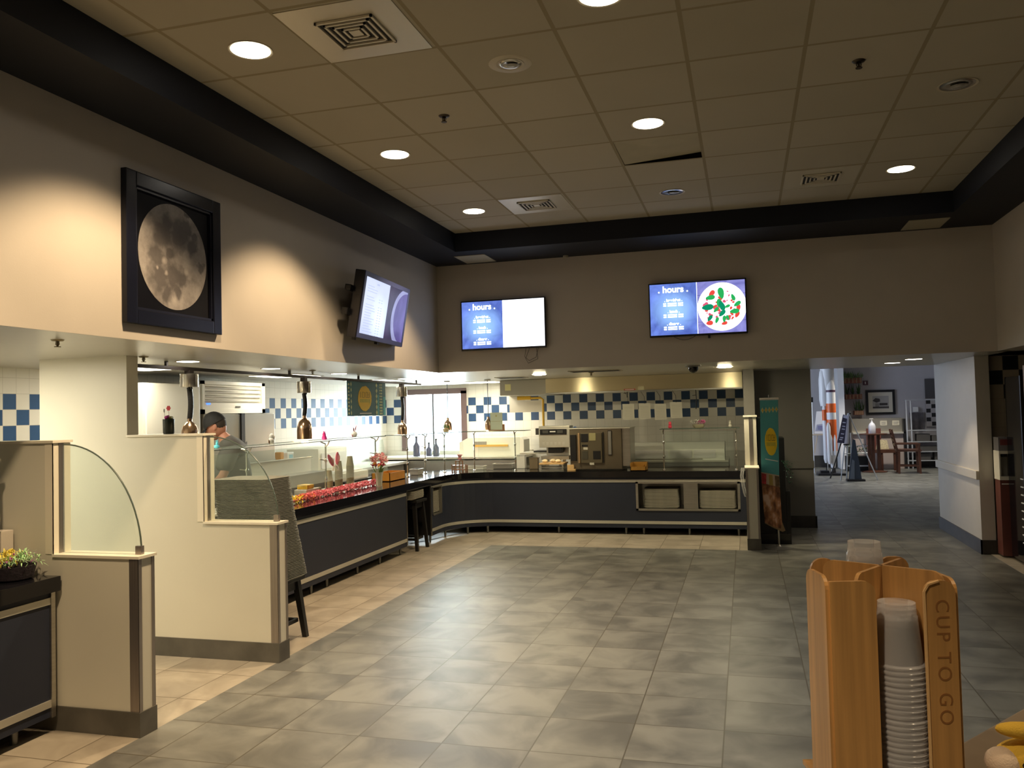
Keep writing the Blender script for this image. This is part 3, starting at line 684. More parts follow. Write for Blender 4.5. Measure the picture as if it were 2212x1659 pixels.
# local: x along the wall to the right, y up, z towards the room
LB(-MW/2, MW/2, -MH/2, MH/2, -.09, .0, .008).build('housing', bez, t)
b = MB(); e = .045
for q in ((-MW/2+.004, -MW/2+e, -MH/2+.004, MH/2-.004), (MW/2-e, MW/2-.004, -MH/2+.004, MH/2-.004), (-MW/2+e, MW/2-e, -MH/2+.004, -MH/2+e), (-MW/2+e, MW/2-e, MH/2-e, MH/2-.004)): b.box(q[0], q[1], q[2], q[3], .0, .006)
b.build('bezel', bez_spill, t)
x0, x1, y0, y1 = -MW/2+e, MW/2-e, -MH/2+e, MH/2-e; xm = x0+(x1-x0)*.54
LB(x0, xm, y0, y1, .0, .003).build('menu_page', screen_mat('menu_page_glow', (.52, .58, .80), (.62, .68, .90), 1.15, 2, ((x0+.42, -.10, 0), .25, (.85, 1.0, 1.3))), t)
LB(xm, x1, y0, y1, .0, .003).build('food_picture', screen_mat('dark_food_picture', (.012, .008, .03), (.06, .03, .10), 1.0, 5), t)
b = MB(); cx, cy = x1-.02, -.03
pts = [(min(x1, cx+.36*math.cos(a)), max(y0, min(y1, cy+.30*math.sin(a)))) for a in [2*PI*i/48 for i in range(48)]]
b.prism(pts, 'z', .003, .0036); b.build('plate_rim', screen_mat('plate_rim_glow', (.30, .30, .55), (.42, .44, .72), 1.0, 3), t)
b = MB(); pts = [(min(x1, cx+.30*math.cos(a)+.01), max(y0, min(y1, cy+.01+.25*math.sin(a)))) for a in [2*PI*i/48 for i in range(48)]]
b.prism(pts, 'z', .0036, .0042); b.build('plate_well', screen_mat('plate_well_glow', (.08, .055, .22), (.17, .13, .40), 1.0, 3), t)
b = MB(); rnd = random.Random(1)
b.box((x0+xm)/2-.03, (x0+xm)/2+.03, y1-.045, y1-.03, .003, .0038)
for i in range(19):
    y = y1-.07-i*.0235
    if i in (3, 6): continue
    L = rnd.uniform(.14, .26); b.box(x0+.06, x0+.06+L, y-.003, y+.003, .003, .0038)
    if i > 3:
        for xx in (x0+.36, x0+.42): b.box(xx, xx+.035, y-.003, y+.003, .003, .0038)
b.build('menu_lines', glow_s, t)
b = MB()
b.box(-.12, .12, -.18, .18, -.15, -.09); b.box(-.38, .38, -.13, -.09, -.14, -.09); b.box(-.38, .38, .09, .13, -.14, -.09)
b.box(-.66, -.5, -.11, -.05, -.14, -.085, bev=.01); b.box(-.66, -.5, .10, .15, -.14, -.085, bev=.01)
b.build('wall_mount', black_s, t)
b = MB(); b.box(-.03, .02, -MH/2-.02, -MH/2, -.05, -.02); b.build('foot_stub', black_s, t)
b = MB(); b.box(-.50, -.47, -MH/2-.02, -MH/2, -.08, -.05); b.build('foot_stub', black_s, t)

# ---------------------------------------------------------------- serving counter: outline of its public face
FX, FY, CR = -3.87, 10.87, .60
def face_path(off=0.0, y_start=5.09, x_end=-.03, y_break=None):
    """points of the public face moved outwards by off"""
    cx, cy = FX+CR, FY-CR; R = CR-off
    pts = [(FX+off, y_start)]
    for i in range(13):
        a = PI-(PI/2)*i/12; pts.append((cx+R*math.cos(a), cy+R*math.sin(a)))
    pts.append((x_end, FY-off)); return pts
def band(b, path, back, z0, z1):
    """strip solid between path and the same path moved by back"""
    n = len(path); q = back
    A = [b.bm.verts.new((x, y, z)) for (x, y) in path for z in (z0, z1)]; B = [b.bm.verts.new((x, y, z)) for (x, y) in q for z in (z0, z1)]
    for i in range(n-1):
        a0, a1, a2, a3 = A[2*i], A[2*i+1], A[2*i+2], A[2*i+3]; c0, c1, c2, c3 = B[2*i], B[2*i+1], B[2*i+2], B[2*i+3]
        b._f([a0, a2, a3, a1]); b._f([c0, c1, c3, c2]); b._f([a1, a3, c3, c1]); b._f([a0, c0, c2, a2])
    b._f([A[0], A[1], B[1], B[0]]); b._f([A[-2], B[-2], B[-1], A[-1]])
ct = thing('serving_counter', 'long L shaped serving counter with black top and navy front', 'counter', (-3.9, 8.0, 0))
b = MB()
top = [(FX+.03, 5.09)]
cx, cy = FX+CR, FY-CR
for i in range(17):
    a = PI-(PI/2)*i/16; top.append((cx+(CR-.03)*math.cos(a), cy+(CR-.03)*math.sin(a)))
top += [(-.025, FY-.03), (-.025, 11.62), (-3.55, 11.62), (-4.10, 11.45), (-4.50, 11.0), (-4.62, 10.4), (-4.62, 5.09)]
b.prism(top, 'z', .742, .82); b.wb('countertop', black, ct)
def seg_path(off, segs):
    p = face_path(off)
    return p
# left run, then the corner and rear run (the gap between y 9.11 and 9.90 is open)
b = MB(); b.box(FX-.03, FX, 5.09, 9.11, .088, .742); b.box(-4.55, FX-.03, 9.06, 9.11, .088, .742); b.box(-4.55, FX-.03, 5.09, 5.12, .088, .742); b.wb('left_front_panel', navy, ct)
b = MB()
cp = face_path(0, 9.93, -1.40); cb = face_path(-.03, 9.93, -1.40)
# leave the tray niche (y 9.98..10.27) open in the corner module
cpc = [(FX, 10.30)]+cp[2:]; cbc = [(FX-.03, 10.30)]+cb[2:]
band(b, cpc, cbc, .088, .742)
b.box(FX-.03, FX, 9.90, 10.30, .088, .34); b.box(FX-.03, FX, 9.90, 10.30, .695, .742); b.box(FX-.03, FX, 9.90, 9.96, .34, .695)
b.box(-1.40, -.03, FY, FY+.03, .088, .318); b.box(-1.40, -.03, FY, FY+.03, .680, .742); b.box(-.12, -.03, FY, FY+.03, .318, .68); b.wb('curved_front_panel', navy, ct)
b = MB(); b.box(-4.55, FX-.0, 9.875, 9.90, .10, .742); b.wb('gap_side_panel', black_s, ct)
b = MB(); b.box(-4.56, -4.52, 9.11, 9.875, .1, .742); b.wb('gap_back_panel', black_s, ct)
# satin metal bands
for z0, z1, nm in ((.676, .712, 'upper_metal_band'), (.140, .178, 'lower_metal_band')):
    b = MB(); b.box(FX, FX+.006, 5.10, 9.11, z0, z1); b.wb(nm, steel_l, ct)
    b = MB()
    if z0 > .5:
        p = face_path(.006, 10.28, -.03); q = face_path(0, 10.28, -.03); b.box(FX, FX+.006, 9.90, 10.28, z0+.022, z1)
    else: p = face_path(.006, 9.90, -.03); q = face_path(0, 9.90, -.03)
    band(b, p, q, z0, z1); b.wb(nm, steel_l, ct)
# metal frame round the gap and the niches
b = MB(); b.box(FX-.004, FX+.010, 9.10, 9.115, .1, .745); b.box(FX-.004, FX+.010, 9.885, 9.905, .088, .745); b.box(FX-.004, FX+.01, 9.10, 9.905, .727, .745); b.wb('gap_frame', steel, ct)
b = MB(); 
for q in ((9.955, 9.97, .335, .70), (10.275, 10.29, .335, .70), (9.955, 10.29, .335, .35), (9.955, 10.29, .685, .70)): b.box(FX-.3, FX+.008, q[0], q[1], q[2], q[3])
b.wb('niche_frame', steel_d, ct)
b = MB(); 
for q in ((-1.405, -1.375, .312, .685), (-.130, -.10, .312, .685), (-1.405, -.10, .312, .338), (-1.405, -.10, .660, .685)): b.box(q[0], q[1], FY-.010, FY+.02, q[2], q[3])
b.box(-1.375, -.13, FY+.46, FY+.47, .32, .68); b.box(-1.385, -1.375, FY+.02, FY+.47, .32, .68); b.box(-.13, -.12, FY+.02, FY+.47, .32, .68)
b.box(-1.375, -.13, FY+.02, FY+.47, .322, .332); b.box(-.80, -.62, FY+.03, FY+.40, .332, .672); b.wb('shelf_niche_frame', steel, ct)
b = MB(); b.box(-4.4, FX-.05, 5.2, 9.0, .09, .10); b.box(-4.5, -.05, FY+.05, 11.6, .09, .10); b.wb('bottom_panel', black_s, ct)
b = MB(); b.box(-4.6, -4.56, 5.1, 11.0, .1, .742); b.box(-4.1, -.03, 11.56, 11.6, .1, .742); b.wb('rear_panel', steel_d, ct)
legm = mat('leg_steel', (0.20, 0.20, 0.19), 0.4, 0.8)
for x, y in [(FX-.05, v) for v in (5.9, 6.95, 7.25, 7.9, 8.45, 9.02)]+[(FX-.04, 9.95), (FX-.01, 10.42), (-3.66, 10.70), (-3.42, 10.84), (-2.45, 10.92), (-1.55, 10.92), (-1.32, 10.92), (-.74, 10.92), (-.13, 10.92)]:
    b = MB(); b.tube([(x, y, .09), (x, y, .03), (x, y, .0)], [.017, .015, .011], 10); b.wb('leg', legm, ct, True)
b = MB(); b.tube([(FX-.3, 9.95, .07), (-3.75, 11.0, .07), (-3.2, 11.3, .07)], .016, 8); b.wb('drain_pipe', steel, ct, True)
# black board set back under the run, painting the shadow there
b = MB(); b.box(-4.42, -4.40, 5.2, 9.0, 0, .09); b.wb('kick_shadow_board', black_s, ct)
b = MB(); b.box(-4.0, -.05, 11.40, 11.42, 0, .09); b.wb('kick_shadow_board', black_s, ct)

# near counter, cut by the left edge of the photo
cn = thing('serving_counter', 'near end of a navy and black counter at the left edge of the photo', 'counter', (-3.9, 2.4, 0))
b = MB(); b.box(-4.6, -3.535, .6, 3.642, .742, .82, bev=.004); b.wb('countertop', black, cn)
b = MB(); b.box(-4.5, -3.57, .7, 3.61, .088, .742); b.wb('front_panel', navy, cn)
for z0, z1, nm in ((.676, .712, 'upper_metal_band'), (.140, .178, 'lower_metal_band')):
    b = MB(); b.box(-3.57, -3.562, .7, 3.60, z0, z1); b.wb(nm, steel_l, cn)
b = MB(); b.box(-3.585, -3.557, 3.60, 3.628, .085, .742, bev=.004); b.wb('end_trim', steel, cn)
for y in (3.45, 2.2, 1.0):
    b = MB(); b.tube([(-3.65, y, .09), (-3.65, y, .0)], .02, 10); b.wb('leg', legm, cn, True)

# ---------------------------------------------------------------- tray stacks and stools
def make_tray(label, L=.455, W=.355, group=None, name='serving_tray'):
    """tray lies on z 0, rim up; origin at its middle"""
    b = MB(); prof = [(0, 0), (1, 0)]
    def rr(lx, ly, r, z, n=5):
        P = []
        for (sx, sy, a0) in ((1, 1, 0), (-1, 1, PI/2), (-1, -1, PI), (1, -1, 3*PI/2)):
            for i in range(n+1):
                a = a0+PI/2*i/n; P.append(b.bm.verts.new((sx*(lx/2-r)+r*math.cos(a), sy*(ly/2-r)+r*math.sin(a), z)))
        return P
    rings = [rr(L-.05, W-.05, .03, 0), rr(L-.012, W-.012, .04, .018), rr(L, W, .045, .019), rr(L, W, .045, .014), rr(L-.016, W-.016, .04, .013), rr(L-.056, W-.056, .03, -.003)]
    b._f(rings[0])
    n = len(rings[0])
    for A, B in zip(rings, rings[1:]):
        for i in range(n): b._f([A[i], A[(i+1) % n], B[(i+1) % n], B[i]])
    b._f(rings[-1][::-1])
    o = b.build(name, tray_m, smooth=True); tag(o, label, 'tray', group); return o
def stack(x, y, z0, n, label, group, dz=.0105, rz=0.0, lean=(0, 0), jit=.002, L=.455, W=.355, fan=None):
    first = make_tray(label, L, W, group)
    if y > 6: first.data.materials[0] = tray_lit
    for k in range(n):
        o = first if k == 0 else first.copy()
        if k: COL.objects.link(o)
        f = k/max(1, n-1)
        ox, oy = (lean[0]*f, lean[1]*f) if fan is None else fan(f)
        o.location = (x+ox+random.uniform(-jit, jit), y+oy+random.uniform(-jit, jit), z0+.004+dz*k)
        o.rotation_euler = (0, 0, rz+random.uniform(-.012, .012))
        if k == n-1: o['label'] = 'topmost '+label
def stool(x, y, rz, label, h=.46, w_=.36):
    t = thing('wooden_stool', label, 'stool', (x, y, 0), rz)
    b = MB(); b.box(-w_/2-.02, w_/2+.02, -w_/2-.02, w_/2+.02, h-.03, h, bev=.006); b.build('seat', black_w, t)
    b = MB(); s = w_/2-.03
    for q in ((-s, s, -s-.01, -s+.012), (-s, s, s-.012, s+.01), (-s-.01, -s+.012, -s, s), (s-.012, s+.01, -s, s)): b.box(*q, h-.10, h-.03)
    b.build('apron', black_w, t)
    for sx in (-1, 1):
        for sy in (-1, 1):
            b = MB(); tp = [(sx*s, sy*s), ]; k = .018
            top_, bot = (sx*(w_/2-.03), sy*(w_/2-.03)), (sx*(w_/2+.015), sy*(w_/2+.015))
            A = [b.bm.verts.new((bot[0]+i*k, bot[1]+j*k, 0)) for i, j in ((-1, -1), (1, -1), (1, 1), (-1, 1))]
            B = [b.bm.verts.new((top_[0]+i*k*1.25, top_[1]+j*k*1.25, h-.03)) for i, j in ((-1, -1), (1, -1), (1, 1), (-1, 1))]
            b._f(A[::-1]); b._f(B)
            for i in range(4): b._f([A[i], A[(i+1) % 4], B[(i+1) % 4], B[i]])
            b.build('leg', black_w, t)
    for q in ((-s, s, -s-.012, -s+.012), (-s, s, s-.012, s+.012), (-s-.012, -s+.012, -s, s), (s-.012, s+.012, -s, s)):
        b = MB(); b.box(*q, .12, .145); b.build('stretcher', black_w, t)
    return t
stool(-3.40, 5.40, 0, 'black wooden stool holding the tall tray stack behind the white half wall')
stack(-3.50, 5.385, .463, 72, 'grey serving tray in the tall leaning stack on the stool behind the half wall', 'grey trays stacked high on the near stool',
      dz=.0100, lean=(0, 0), fan=lambda f: (.125*(1-f)**1.25, -.01*f), L=.455, W=.36)
stool(-3.98, 9.45, 0, 'black wooden stool pushed into the gap of the left counter run', h=.60, w_=.30)
stack(-3.98, 9.42, .603, 9, 'grey tray in the short stack on the stool in the counter gap', 'grey trays on the far stool', L=.36, W=.30, rz=PI/2)
stack(-4.04, 10.13, .352, 26, 'grey tray stacked in the small niche of the counter corner', 'grey trays in the corner niche', L=.30, W=.29)
stack(-1.09, 11.08, .334, 23, 'grey tray in the left stack of the open shelf under the rear counter', 'grey trays, left stack under the rear counter', rz=0)
stack(-.38, 11.08, .334, 21, 'grey tray in the right stack of the open shelf under the rear counter', 'grey trays, right stack under the rear counter', rz=0)

# ---------------------------------------------------------------- glass food guards
def sneeze(label, tops, posts, z0, zt, front=None, depth=(0, 0), low=None):
    """tops: plan outline of the flat top glass; posts: list of (x, y, dx, dy) where d points to the kitchen"""
    t = thing('food_guard', label, 'food guard', (posts[0][0], posts[0][1], .82), 0, 'glass food guards on the serving counters')
    b = MB(); b.prism(tops, 'z', zt, zt+.006); b.wb('top_glass', glass, t)
    b = MB(); n = len(tops)
    b.tube([(x, y, zt+.003) for x, y in tops+tops[:1]], .0042, 6); b.wb('polished_edge', MATS['glass_edge'], t)
    for (x, y, dx, dy) in posts:
        b = MB()
        b.lathe([(.024, .82), (.022, .832), (.011, .838)], (x, y, 0), 14)
        b.tube([(x, y, .835), (x, y, zt-.06)], .0085, 10)
        b.lathe([(.009, .975), (.016, .985), (.016, 1.005), (.009, 1.015)], (x, y, 0), 12)
        b.lathe([(.009, 1.16), (.015, 1.17), (.015, 1.19), (.009, 1.20)], (x, y, 0), 12)
        b.tube([(x, y, zt-.06), (x, y, zt-.03), (x+dx*.05, y+dy*.05, zt-.01), (x+dx*.06, y+dy*.06, zt)], .007, 8)
        b.tube([(x, y, zt-.06), (x-dx*.03, y-dy*.03, zt-.03), (x-dx*.045, y-dy*.045, zt)], .007, 8)
        b.tube([(x, y, 1.18), (x+dx*.07, y+dy*.07, 1.19)], .005, 6)
        b.wb('post', chrome, t, True)
    if front:
        for (ax, ay, bx, by, za, zb, ox, oy) in front:
            b = MB(); A = Vector((ax, ay, za)); B = Vector((bx, by, za)); O = Vector((ox, oy, zb-za)); nn = (B-A).cross(O).normalized()*.005
            P = [A, B, B+O, A+O]; v = [b.bm.verts.new(p) for p in P]; v2 = [b.bm.verts.new(p+nn) for p in P]
            b._f(v); b._f(v2[::-1])
            for i in range(4): b._f([v[i], v[(i+1) % 4], v2[(i+1) % 4], v2[i]])
            b.wb('front_glass', glass, t)
    return t
sneeze('long glass food guard above the pink garland on the left counter',
       [(-4.12, 5.62), (-4.12, 9.12), (-4.46, 9.12), (-4.46, 5.62)], [(-4.18, 6.35, -1, 0), (-4.18, 7.76, -1, 0), (-4.20, 9.0, -1, 0)], .82, 1.378,
       front=[(-4.10, 5.62, -4.10, 9.12, .97, 1.34, -.06, 0)])
sneeze('glass food guard round the inner corner of the counter',
       [(-4.12, 9.85), (-4.06, 10.55), (-3.80, 10.95), (-3.45, 11.03), (-2.92, 11.03), (-2.92, 11.36), (-3.60, 11.36), (-4.15, 11.15), (-4.42, 10.6), (-4.46, 9.85)],
       [(-4.24, 10.05, -1, 0), (-4.22, 10.62, -.9, .4), (-4.03, 10.86, -.7, .7), (-3.68, 11.12, 0, 1), (-3.08, 11.10, 0, 1)], .82, 1.365,
       front=[(-4.13, 10.58, -3.79, 10.98, .97, 1.33, -.03, .04), (-3.60, 11.04, -3.0, 11.04, .97, 1.33, 0, .05)])
sneeze('glass food guard at the right end of the rear counter',
       [(-1.09, 11.03), (-.08, 11.03), (-.08, 11.36), (-1.09, 11.36)], [(-1.05, 11.08, 0, 1), (-.13, 11.08, 0, 1)], .82, 1.350,
       front=[(-1.03, 11.05, -.16, 11.05, .87, 1.32, 0, .03)])

# ---------------------------------------------------------------- heat lamps on their track
b = MB(); b.box(-4.415, -4.385, 5.09, 10.95, 2.035, 2.062); o = b.build('lamp_track', mat('track_bronze', (0.03, 0.022, 0.018), 0.4, .5)); tag(o, 'dark ceiling track carrying the three coiled heat lamps', 'lamp track')
b = MB()
for y in (5.6, 7.45, 9.0, 10.8): b.box(-4.41, -4.39, y-.01, y+.01, 2.06, ZS)
b.wb('hanger', MATS['track_bronze'], o)
copper_in = mat('shade_inside', (0.75, 0.62, 0.45), 0.35, 0.6)
warm_b = mat('heat_bulb', (1, .8, .5), .4, emit=(1.0, .72, .38), estr=18)
def coil(b, x, y, z0, z1, r, turns, th, wob=0):
    n = turns*9; b.tube([(x+r*math.cos(2*PI*i/9)+wob*math.sin(PI*i/n), y+r*math.sin(2*PI*i/9), z0+(z1-z0)*i/n) for i in range(n+1)], th, 5)
def heat_lamp(x, y, label, zc0, zc1, zd1, zd0, r, cord='coil', hang=True):
    t = thing('heat_lamp', label, 'heat lamp', (x, y, 0), 0, 'pendant heat lamps over the counters')
    if hang:
        b = MB(); b.box(-.026, .026, -.026, .026, zc1, 2.04); b.build('stem', MATS['track_bronze'], t)
        b = MB(); b.lathe([(.070, zc0), (.072, zc0+.004), (.072, zc1-.004), (.068, zc1)], n=28); b.build('canister', mat('satin_canister', (0.60, 0.56, 0.50), 0.22, 1.0, var=.35, vscale=5, stretch=(9, 9, .2)), t, True)
        b = MB(); b.ball((.035, -.02, zc0-.008), .011, 8); b.build('knob', black_s, t, True)
        top = zc0
    else:
        b = MB(); b.lathe([(.045, ZS-.02), (.045, ZS-.001)], n=20); b.build('ceiling_cup', white_p, t, True); top = ZS-.02
    b = MB()
    if cord == 'coil':
        b.tube([(.0, 0, top), (.006, 0, top-.10), (.010, 0, zd1+.13), (0, 0, zd1+.02)], .011, 8)
        coil(b, .0, 0, zd1+.02, top-.005, .018, 30 if hang else 14, .0055, .012)
    else:
        coil(b, 0, 0, top-.14, top, .006, 14, .0022); b.tube([(0, 0, top-.14), (.003, 0, (top+zd1)/2), (0, 0, zd1)], .0045, 8)
    b.build('cord', black_s, t, True)
    b = MB(); H = zd1-zd0
    if r > 0:
        pr = [(.018, zd1+.03), (.020, zd1-.005), (r*.45, zd1-.012), (r*.78, zd1-H*.22), (r*.95, zd1-H*.42), (r, zd1-H*.6), (r, zd0), (r-.006, zd0), (r-.006, zd1-H*.6), (r*.72, zd1-H*.26), (.012, zd1-.03)]
        b.lathe(pr, n=32, cap=False); b.build('shade', copper, t, True)
        b = MB(); b.ball((0, 0, zd0+H*.35), (r*.55, r*.55, H*.26), 14); b.build('bulb', warm_b, t, True)
        light('POINT', 'heat_lamp_glow', (x, y, zd0-.03), 5, (1.0, .70, .38), .04)
    return t
heat_lamp(-4.40, 5.88, 'nearest heat lamp, its chrome dome lowered behind the black cup of sweets', 1.90, 2.01, 1.62, 1.43, .070)
heat_lamp(-4.40, 7.73, 'middle heat lamp on the track, coppery dome over the glass guard', 1.88, 2.00, 1.625, 1.405, .078)
heat_lamp(-4.40, 10.28, 'far heat lamp on the track beside the kitchen window', 1.87, 2.00, 1.53, 1.37, .066)
heat_lamp(-4.13, 11.30, 'small bronze heat lamp on a thin cord in front of the window', 0, 0, 1.54, 1.39, .058, 'thin', False)
heat_lamp(-3.52, 11.30, 'small bronze heat lamp on a thin cord beside the framed price card', 0, 0, 1.54, 1.385, .055, 'thin', False)

# ---------------------------------------------------------------- teal banner on the track
teal_d = mat('banner_teal', (0.010, 0.115, 0.150), 0.55, var=.15, vscale=3); yellow = mat('banner_yellow', (0.80, 0.52, 0.03), 0.6)
pale_t = mat('banner_pale_print', (0.55, 0.62, 0.35), 0.6); teal_sheen = mat('banner_teal_sheen', (0.05, 0.33, 0.38), 0.6); letter = mat('banner_lettering', (0.42, 0.27, 0.03), 0.6); letter_g = mat('banner_lettering_green', (0.30, 0.40, 0.08), 0.6); white_i = mat('banner_white_print', (0.75, 0.80, 0.80), 0.6)
def ellipse(cx, cz, rx, rz, n=30, rag=.03, seed=1):
    rnd = random.Random(seed); return [(cx+rx*(1+rnd.uniform(-rag, rag))*math.cos(2*PI*i/n), cz+rz*(1+rnd.uniform(-rag, rag))*math.sin(2*PI*i/n)) for i in range(n)]
def diamond(cx, cz, rx, rz): return [(cx-rx, cz), (cx, cz-rz), (cx+rx, cz), (cx, cz+rz)]
def motto(b, b2, cx, cz, w_, h_, ax, t0, t1):
    """the two rows of blurred hand lettering in the yellow oval"""
    for k, x in enumerate((-.34, -.20, -.04, .08, .22, .36)):
        b.prism([(cx+x*w_-w_*.022, cz+h_*.03), (cx+x*w_+w_*.022, cz+h_*.03), (cx+x*w_+w_*.022, cz+h_*.26), (cx+x*w_-w_*.022, cz+h_*.26)], ax, t0, t1)
    for x0, x1, z in ((-.22, -.04, .25), (-.20, -.02, .04), (.08, .24, .25), (.08, .34, .04), (.22, .34, .15)):
        b.prism([(cx+x0*w_, cz+z*h_-h_*.012), (cx+x1*w_, cz+z*h_-h_*.012), (cx+x1*w_, cz+z*h_+h_*.012), (cx+x0*w_, cz+z*h_+h_*.012)], ax, t0, t1)
    for k in range(7):
        x = -.36+k*.115; b2.prism([(cx+x*w_, cz-h_*.02), (cx+x*w_+w_*.05, cz-h_*.02), (cx+x*w_+w_*.05, cz-h_*.16), (cx+x*w_, cz-h_*.16)], ax, t0, t1)
    b2.prism([(cx+.34*w_, cz-h_*.17), (cx+.38*w_, cz-h_*.16), (cx+.30*w_, cz-h_*.24)], ax, t0, t1)
t = thing('hanging_banner', 'teal cloth banner with yellow oval hanging from the lamp track', 'banner', (-4.40, 9.23, 1.83))
X = -4.40
b = MB(); b.box(X-.003, X, 8.70, 9.76, 1.628, 2.036); b.wb('cloth', teal_d, t)
b = MB(); b.prism(ellipse(9.16, 1.835, .185, .150, 34, .03), 'x', X, X+.002); b.wb('oval', yellow, t)
b = MB(); b2 = MB(); motto(b, b2, 9.16, 1.835, .34, .30, 'x', X+.002, X+.003); b.wb('lettering', letter, t); b2.wb('lettering', letter_g, t)
b = MB(); b.box(X, X+.0015, 9.02, 9.34, 1.652, 1.662); b.wb('small_print', white_i, t)
b = MB()
for k in range(6):
    b.prism(diamond(9.49, 1.665+k*.067, .026, .034), 'x', X, X+.0015)
for k in range(11):
    for yy in (9.595, 9.638): b.prism(ellipse(yy, 1.650+k*.036, .016, .012, 8, 0), 'x', X, X+.0015)
for k in range(9): b.prism(diamond(8.74, 1.66+k*.042, .02, .016), 'x', X, X+.0015)
for k in range(6): b.prism(diamond(8.80, 1.665+k*.067, .014, .03), 'x', X, X+.0015)
b.wb('diamond_pattern', pale_t, t)
b = MB(); b.box(X, X+.001, 9.69, 9.755, 1.63, 1.86); b.box(X, X+.001, 9.52, 9.555, 1.63, 1.88); b.wb('sheen_stripe', teal_sheen, t)  # paler teal low on the right paints the sheen of the cloth

# ---------------------------------------------------------------- kitchen behind the left counter
t = thing('tall_fridge', 'steel reach-in fridge with a louvred top and blue display in the kitchen', 'fridge', (-5.5, 7.98, 0))
b = MB(); b.box(-5.80, -5.34, 7.36, 8.66, .0, 1.69, bev=.01); b.wb('body', steel_d, t)
b = MB(); b.box(-5.35, -5.315, 7.385, 7.965, .12, 1.68, bev=.004); b.wb('door', mat('fridge_door_steel', (0.34, 0.33, 0.30), 0.35, .85, var=.08, vscale=1.5), t)
b = MB(); b.box(-5.35, -5.315, 8.03, 8.65, .12, 1.68, bev=.004); b.wb('door', MATS['fridge_door_steel'], t)
b = MB(); b.box(-5.35, -5.30, 7.965, 8.03, .12, 1.69); b.wb('door_gap_handle', black_s, t)
b = MB(); b.box(-5.80, -5.36, 7.33, 8.48, 1.69, 2.025); b.wb('top_housing', white_e, t)
b = MB(); b.box(-5.36, -5.33, 7.33, 8.48, 1.69, 1.735); b.box(-5.36, -5.33, 7.33, 8.48, 1.995, 2.03); b.box(-5.36, -5.33, 7.33, 7.37, 1.69, 2.03); b.box(-5.36, -5.33, 8.42, 8.48, 1.69, 2.03); b.box(-5.36, -5.335, 7.37, 8.42, 1.735, 1.80); b.wb('housing_frame', white_e, t)
for z in (1.83, 1.875, 1.92, 1.965):
    b = MB(); b.prism([(-5.40, z+.022), (-5.335, z-.012), (-5.335, z-.004), (-5.39, z+.030)], 'y', 7.38, 8.41)
    b.bm.transform(Matrix.Identity(4)); b.wb('louvre', mat('louvre_grey', (0.52, 0.50, 0.44), 0.4), t)
b = MB(); b.box(-5.335, -5.328, 7.40, 7.46, 1.785, 1.80); b.wb('display', mat('blue_display', (0, 0, 0), .4, emit=(.03, .15, 1.0), estr=3), t)
text('maker_plate', 'brema', .030, frame_on((-5.327, 7.93, 1.76), (0, 1, 0), (0, 0, 1)), mat('dark_plate', (.05, .045, .03), .5), t) if False else None
b = MB(); b.box(-5.33, -5.327, 7.90, 7.99, 1.752, 1.768); b.wb('maker_plate', mat('dark_plate', (.08, .07, .05), .5), t)
t = thing('white_cooler', 'plain white upright cooler side seen over the half wall', 'cooler', (-5.5, 6.85, 0))
b = MB(); b.box(-5.84, -5.315, 6.44, 7.27, .0, 1.985, bev=.006); b.wb('body', white_e, t)
b = MB(); b.box(-5.315, -5.30, 6.47, 7.24, .10, 1.97, bev=.004); b.wb('door', white_e, t)
b = MB(); b.box(-5.30, -5.285, 7.19, 7.23, .95, 1.3); b.wb('handle', steel, t)
b = MB(); b.box(KX+.002, KX+.05, 6.2, 7.0, 2.03, 2.05); tag(b.build('wall_conduit', steel_l), 'slim conduit high on the tiled wall above the white cooler', 'pipe')
t = thing('wall_box', 'small beige junction box on the tiled wall above the louvred fridge', 'box', (-5.8, 8.7, 2.02)); b = MB(); b.box(KX+.001, KX+.08, 9.0, 9.16, 1.99, 2.03, bev=.004); b.wb('body', paint, t)
b = MB(); b.box(KX+.08, KX+.084, 9.02, 9.14, 1.995, 2.025); b.wb('cover', white_e, t)
# steel back counter along the left kitchen wall
t = thing('kitchen_counter', 'steel work counter along the tiled kitchen wall beyond the fridge', 'counter', (-5.5, 10.4, 0))
b = MB(); b.box(-5.84, -5.15, 8.75, 12.2, .86, .90, bev=.004); b.wb('worktop', steel_l, t)
b = MB(); b.box(-5.84, -5.20, 8.78, 12.17, .12, .86); b.wb('cabinet', steel_d, t)
b = MB(); b.box(-5.85, -5.83, 8.75, 12.2, .90, 1.05); b.wb('backsplash', steel_l, t)
# rack of serving equipment behind the guard, on the counter
t = thing('steam_table', 'steel food wells set in the left counter behind the guard', 'food well', (-4.4, 6.6, .82))
b = MB(); b.box(-4.60, -4.22, 5.65, 7.55, .821, .834, bev=.003); b.wb('well_rim', steel, t)
for y in (5.72, 6.19, 6.66, 7.12):
    b = MB(); b.box(-4.57, -4.27, y, y+.40, .834, .842, bev=.003); b.wb('pan_lid', steel_l, t)
    b = MB(); b.tube([(-4.46, y+.2, .842), (-4.46, y+.2, .862), (-4.38, y+.2, .862), (-4.38, y+.2, .842)], .005, 6); b.wb('lid_handle', chrome, t)
t = thing('steel_trough', 'tall dull steel trough with raised back behind the garland', 'trough', (-4.99, 8.4, 0))
b = MB(); b.box(-5.12, -4.86, 7.75, 9.1, .0, .98); b.wb('base', steel_d, t)
b = MB(); b.box(-5.12, -5.10, 7.75, 9.1, .98, 1.14); b.wb('back_panel', steel_l, t)
b = MB(); b.box(-5.13, -5.07, 7.75, 9.1, 1.14, 1.155, bev=.003); b.wb('lid', steel, t)
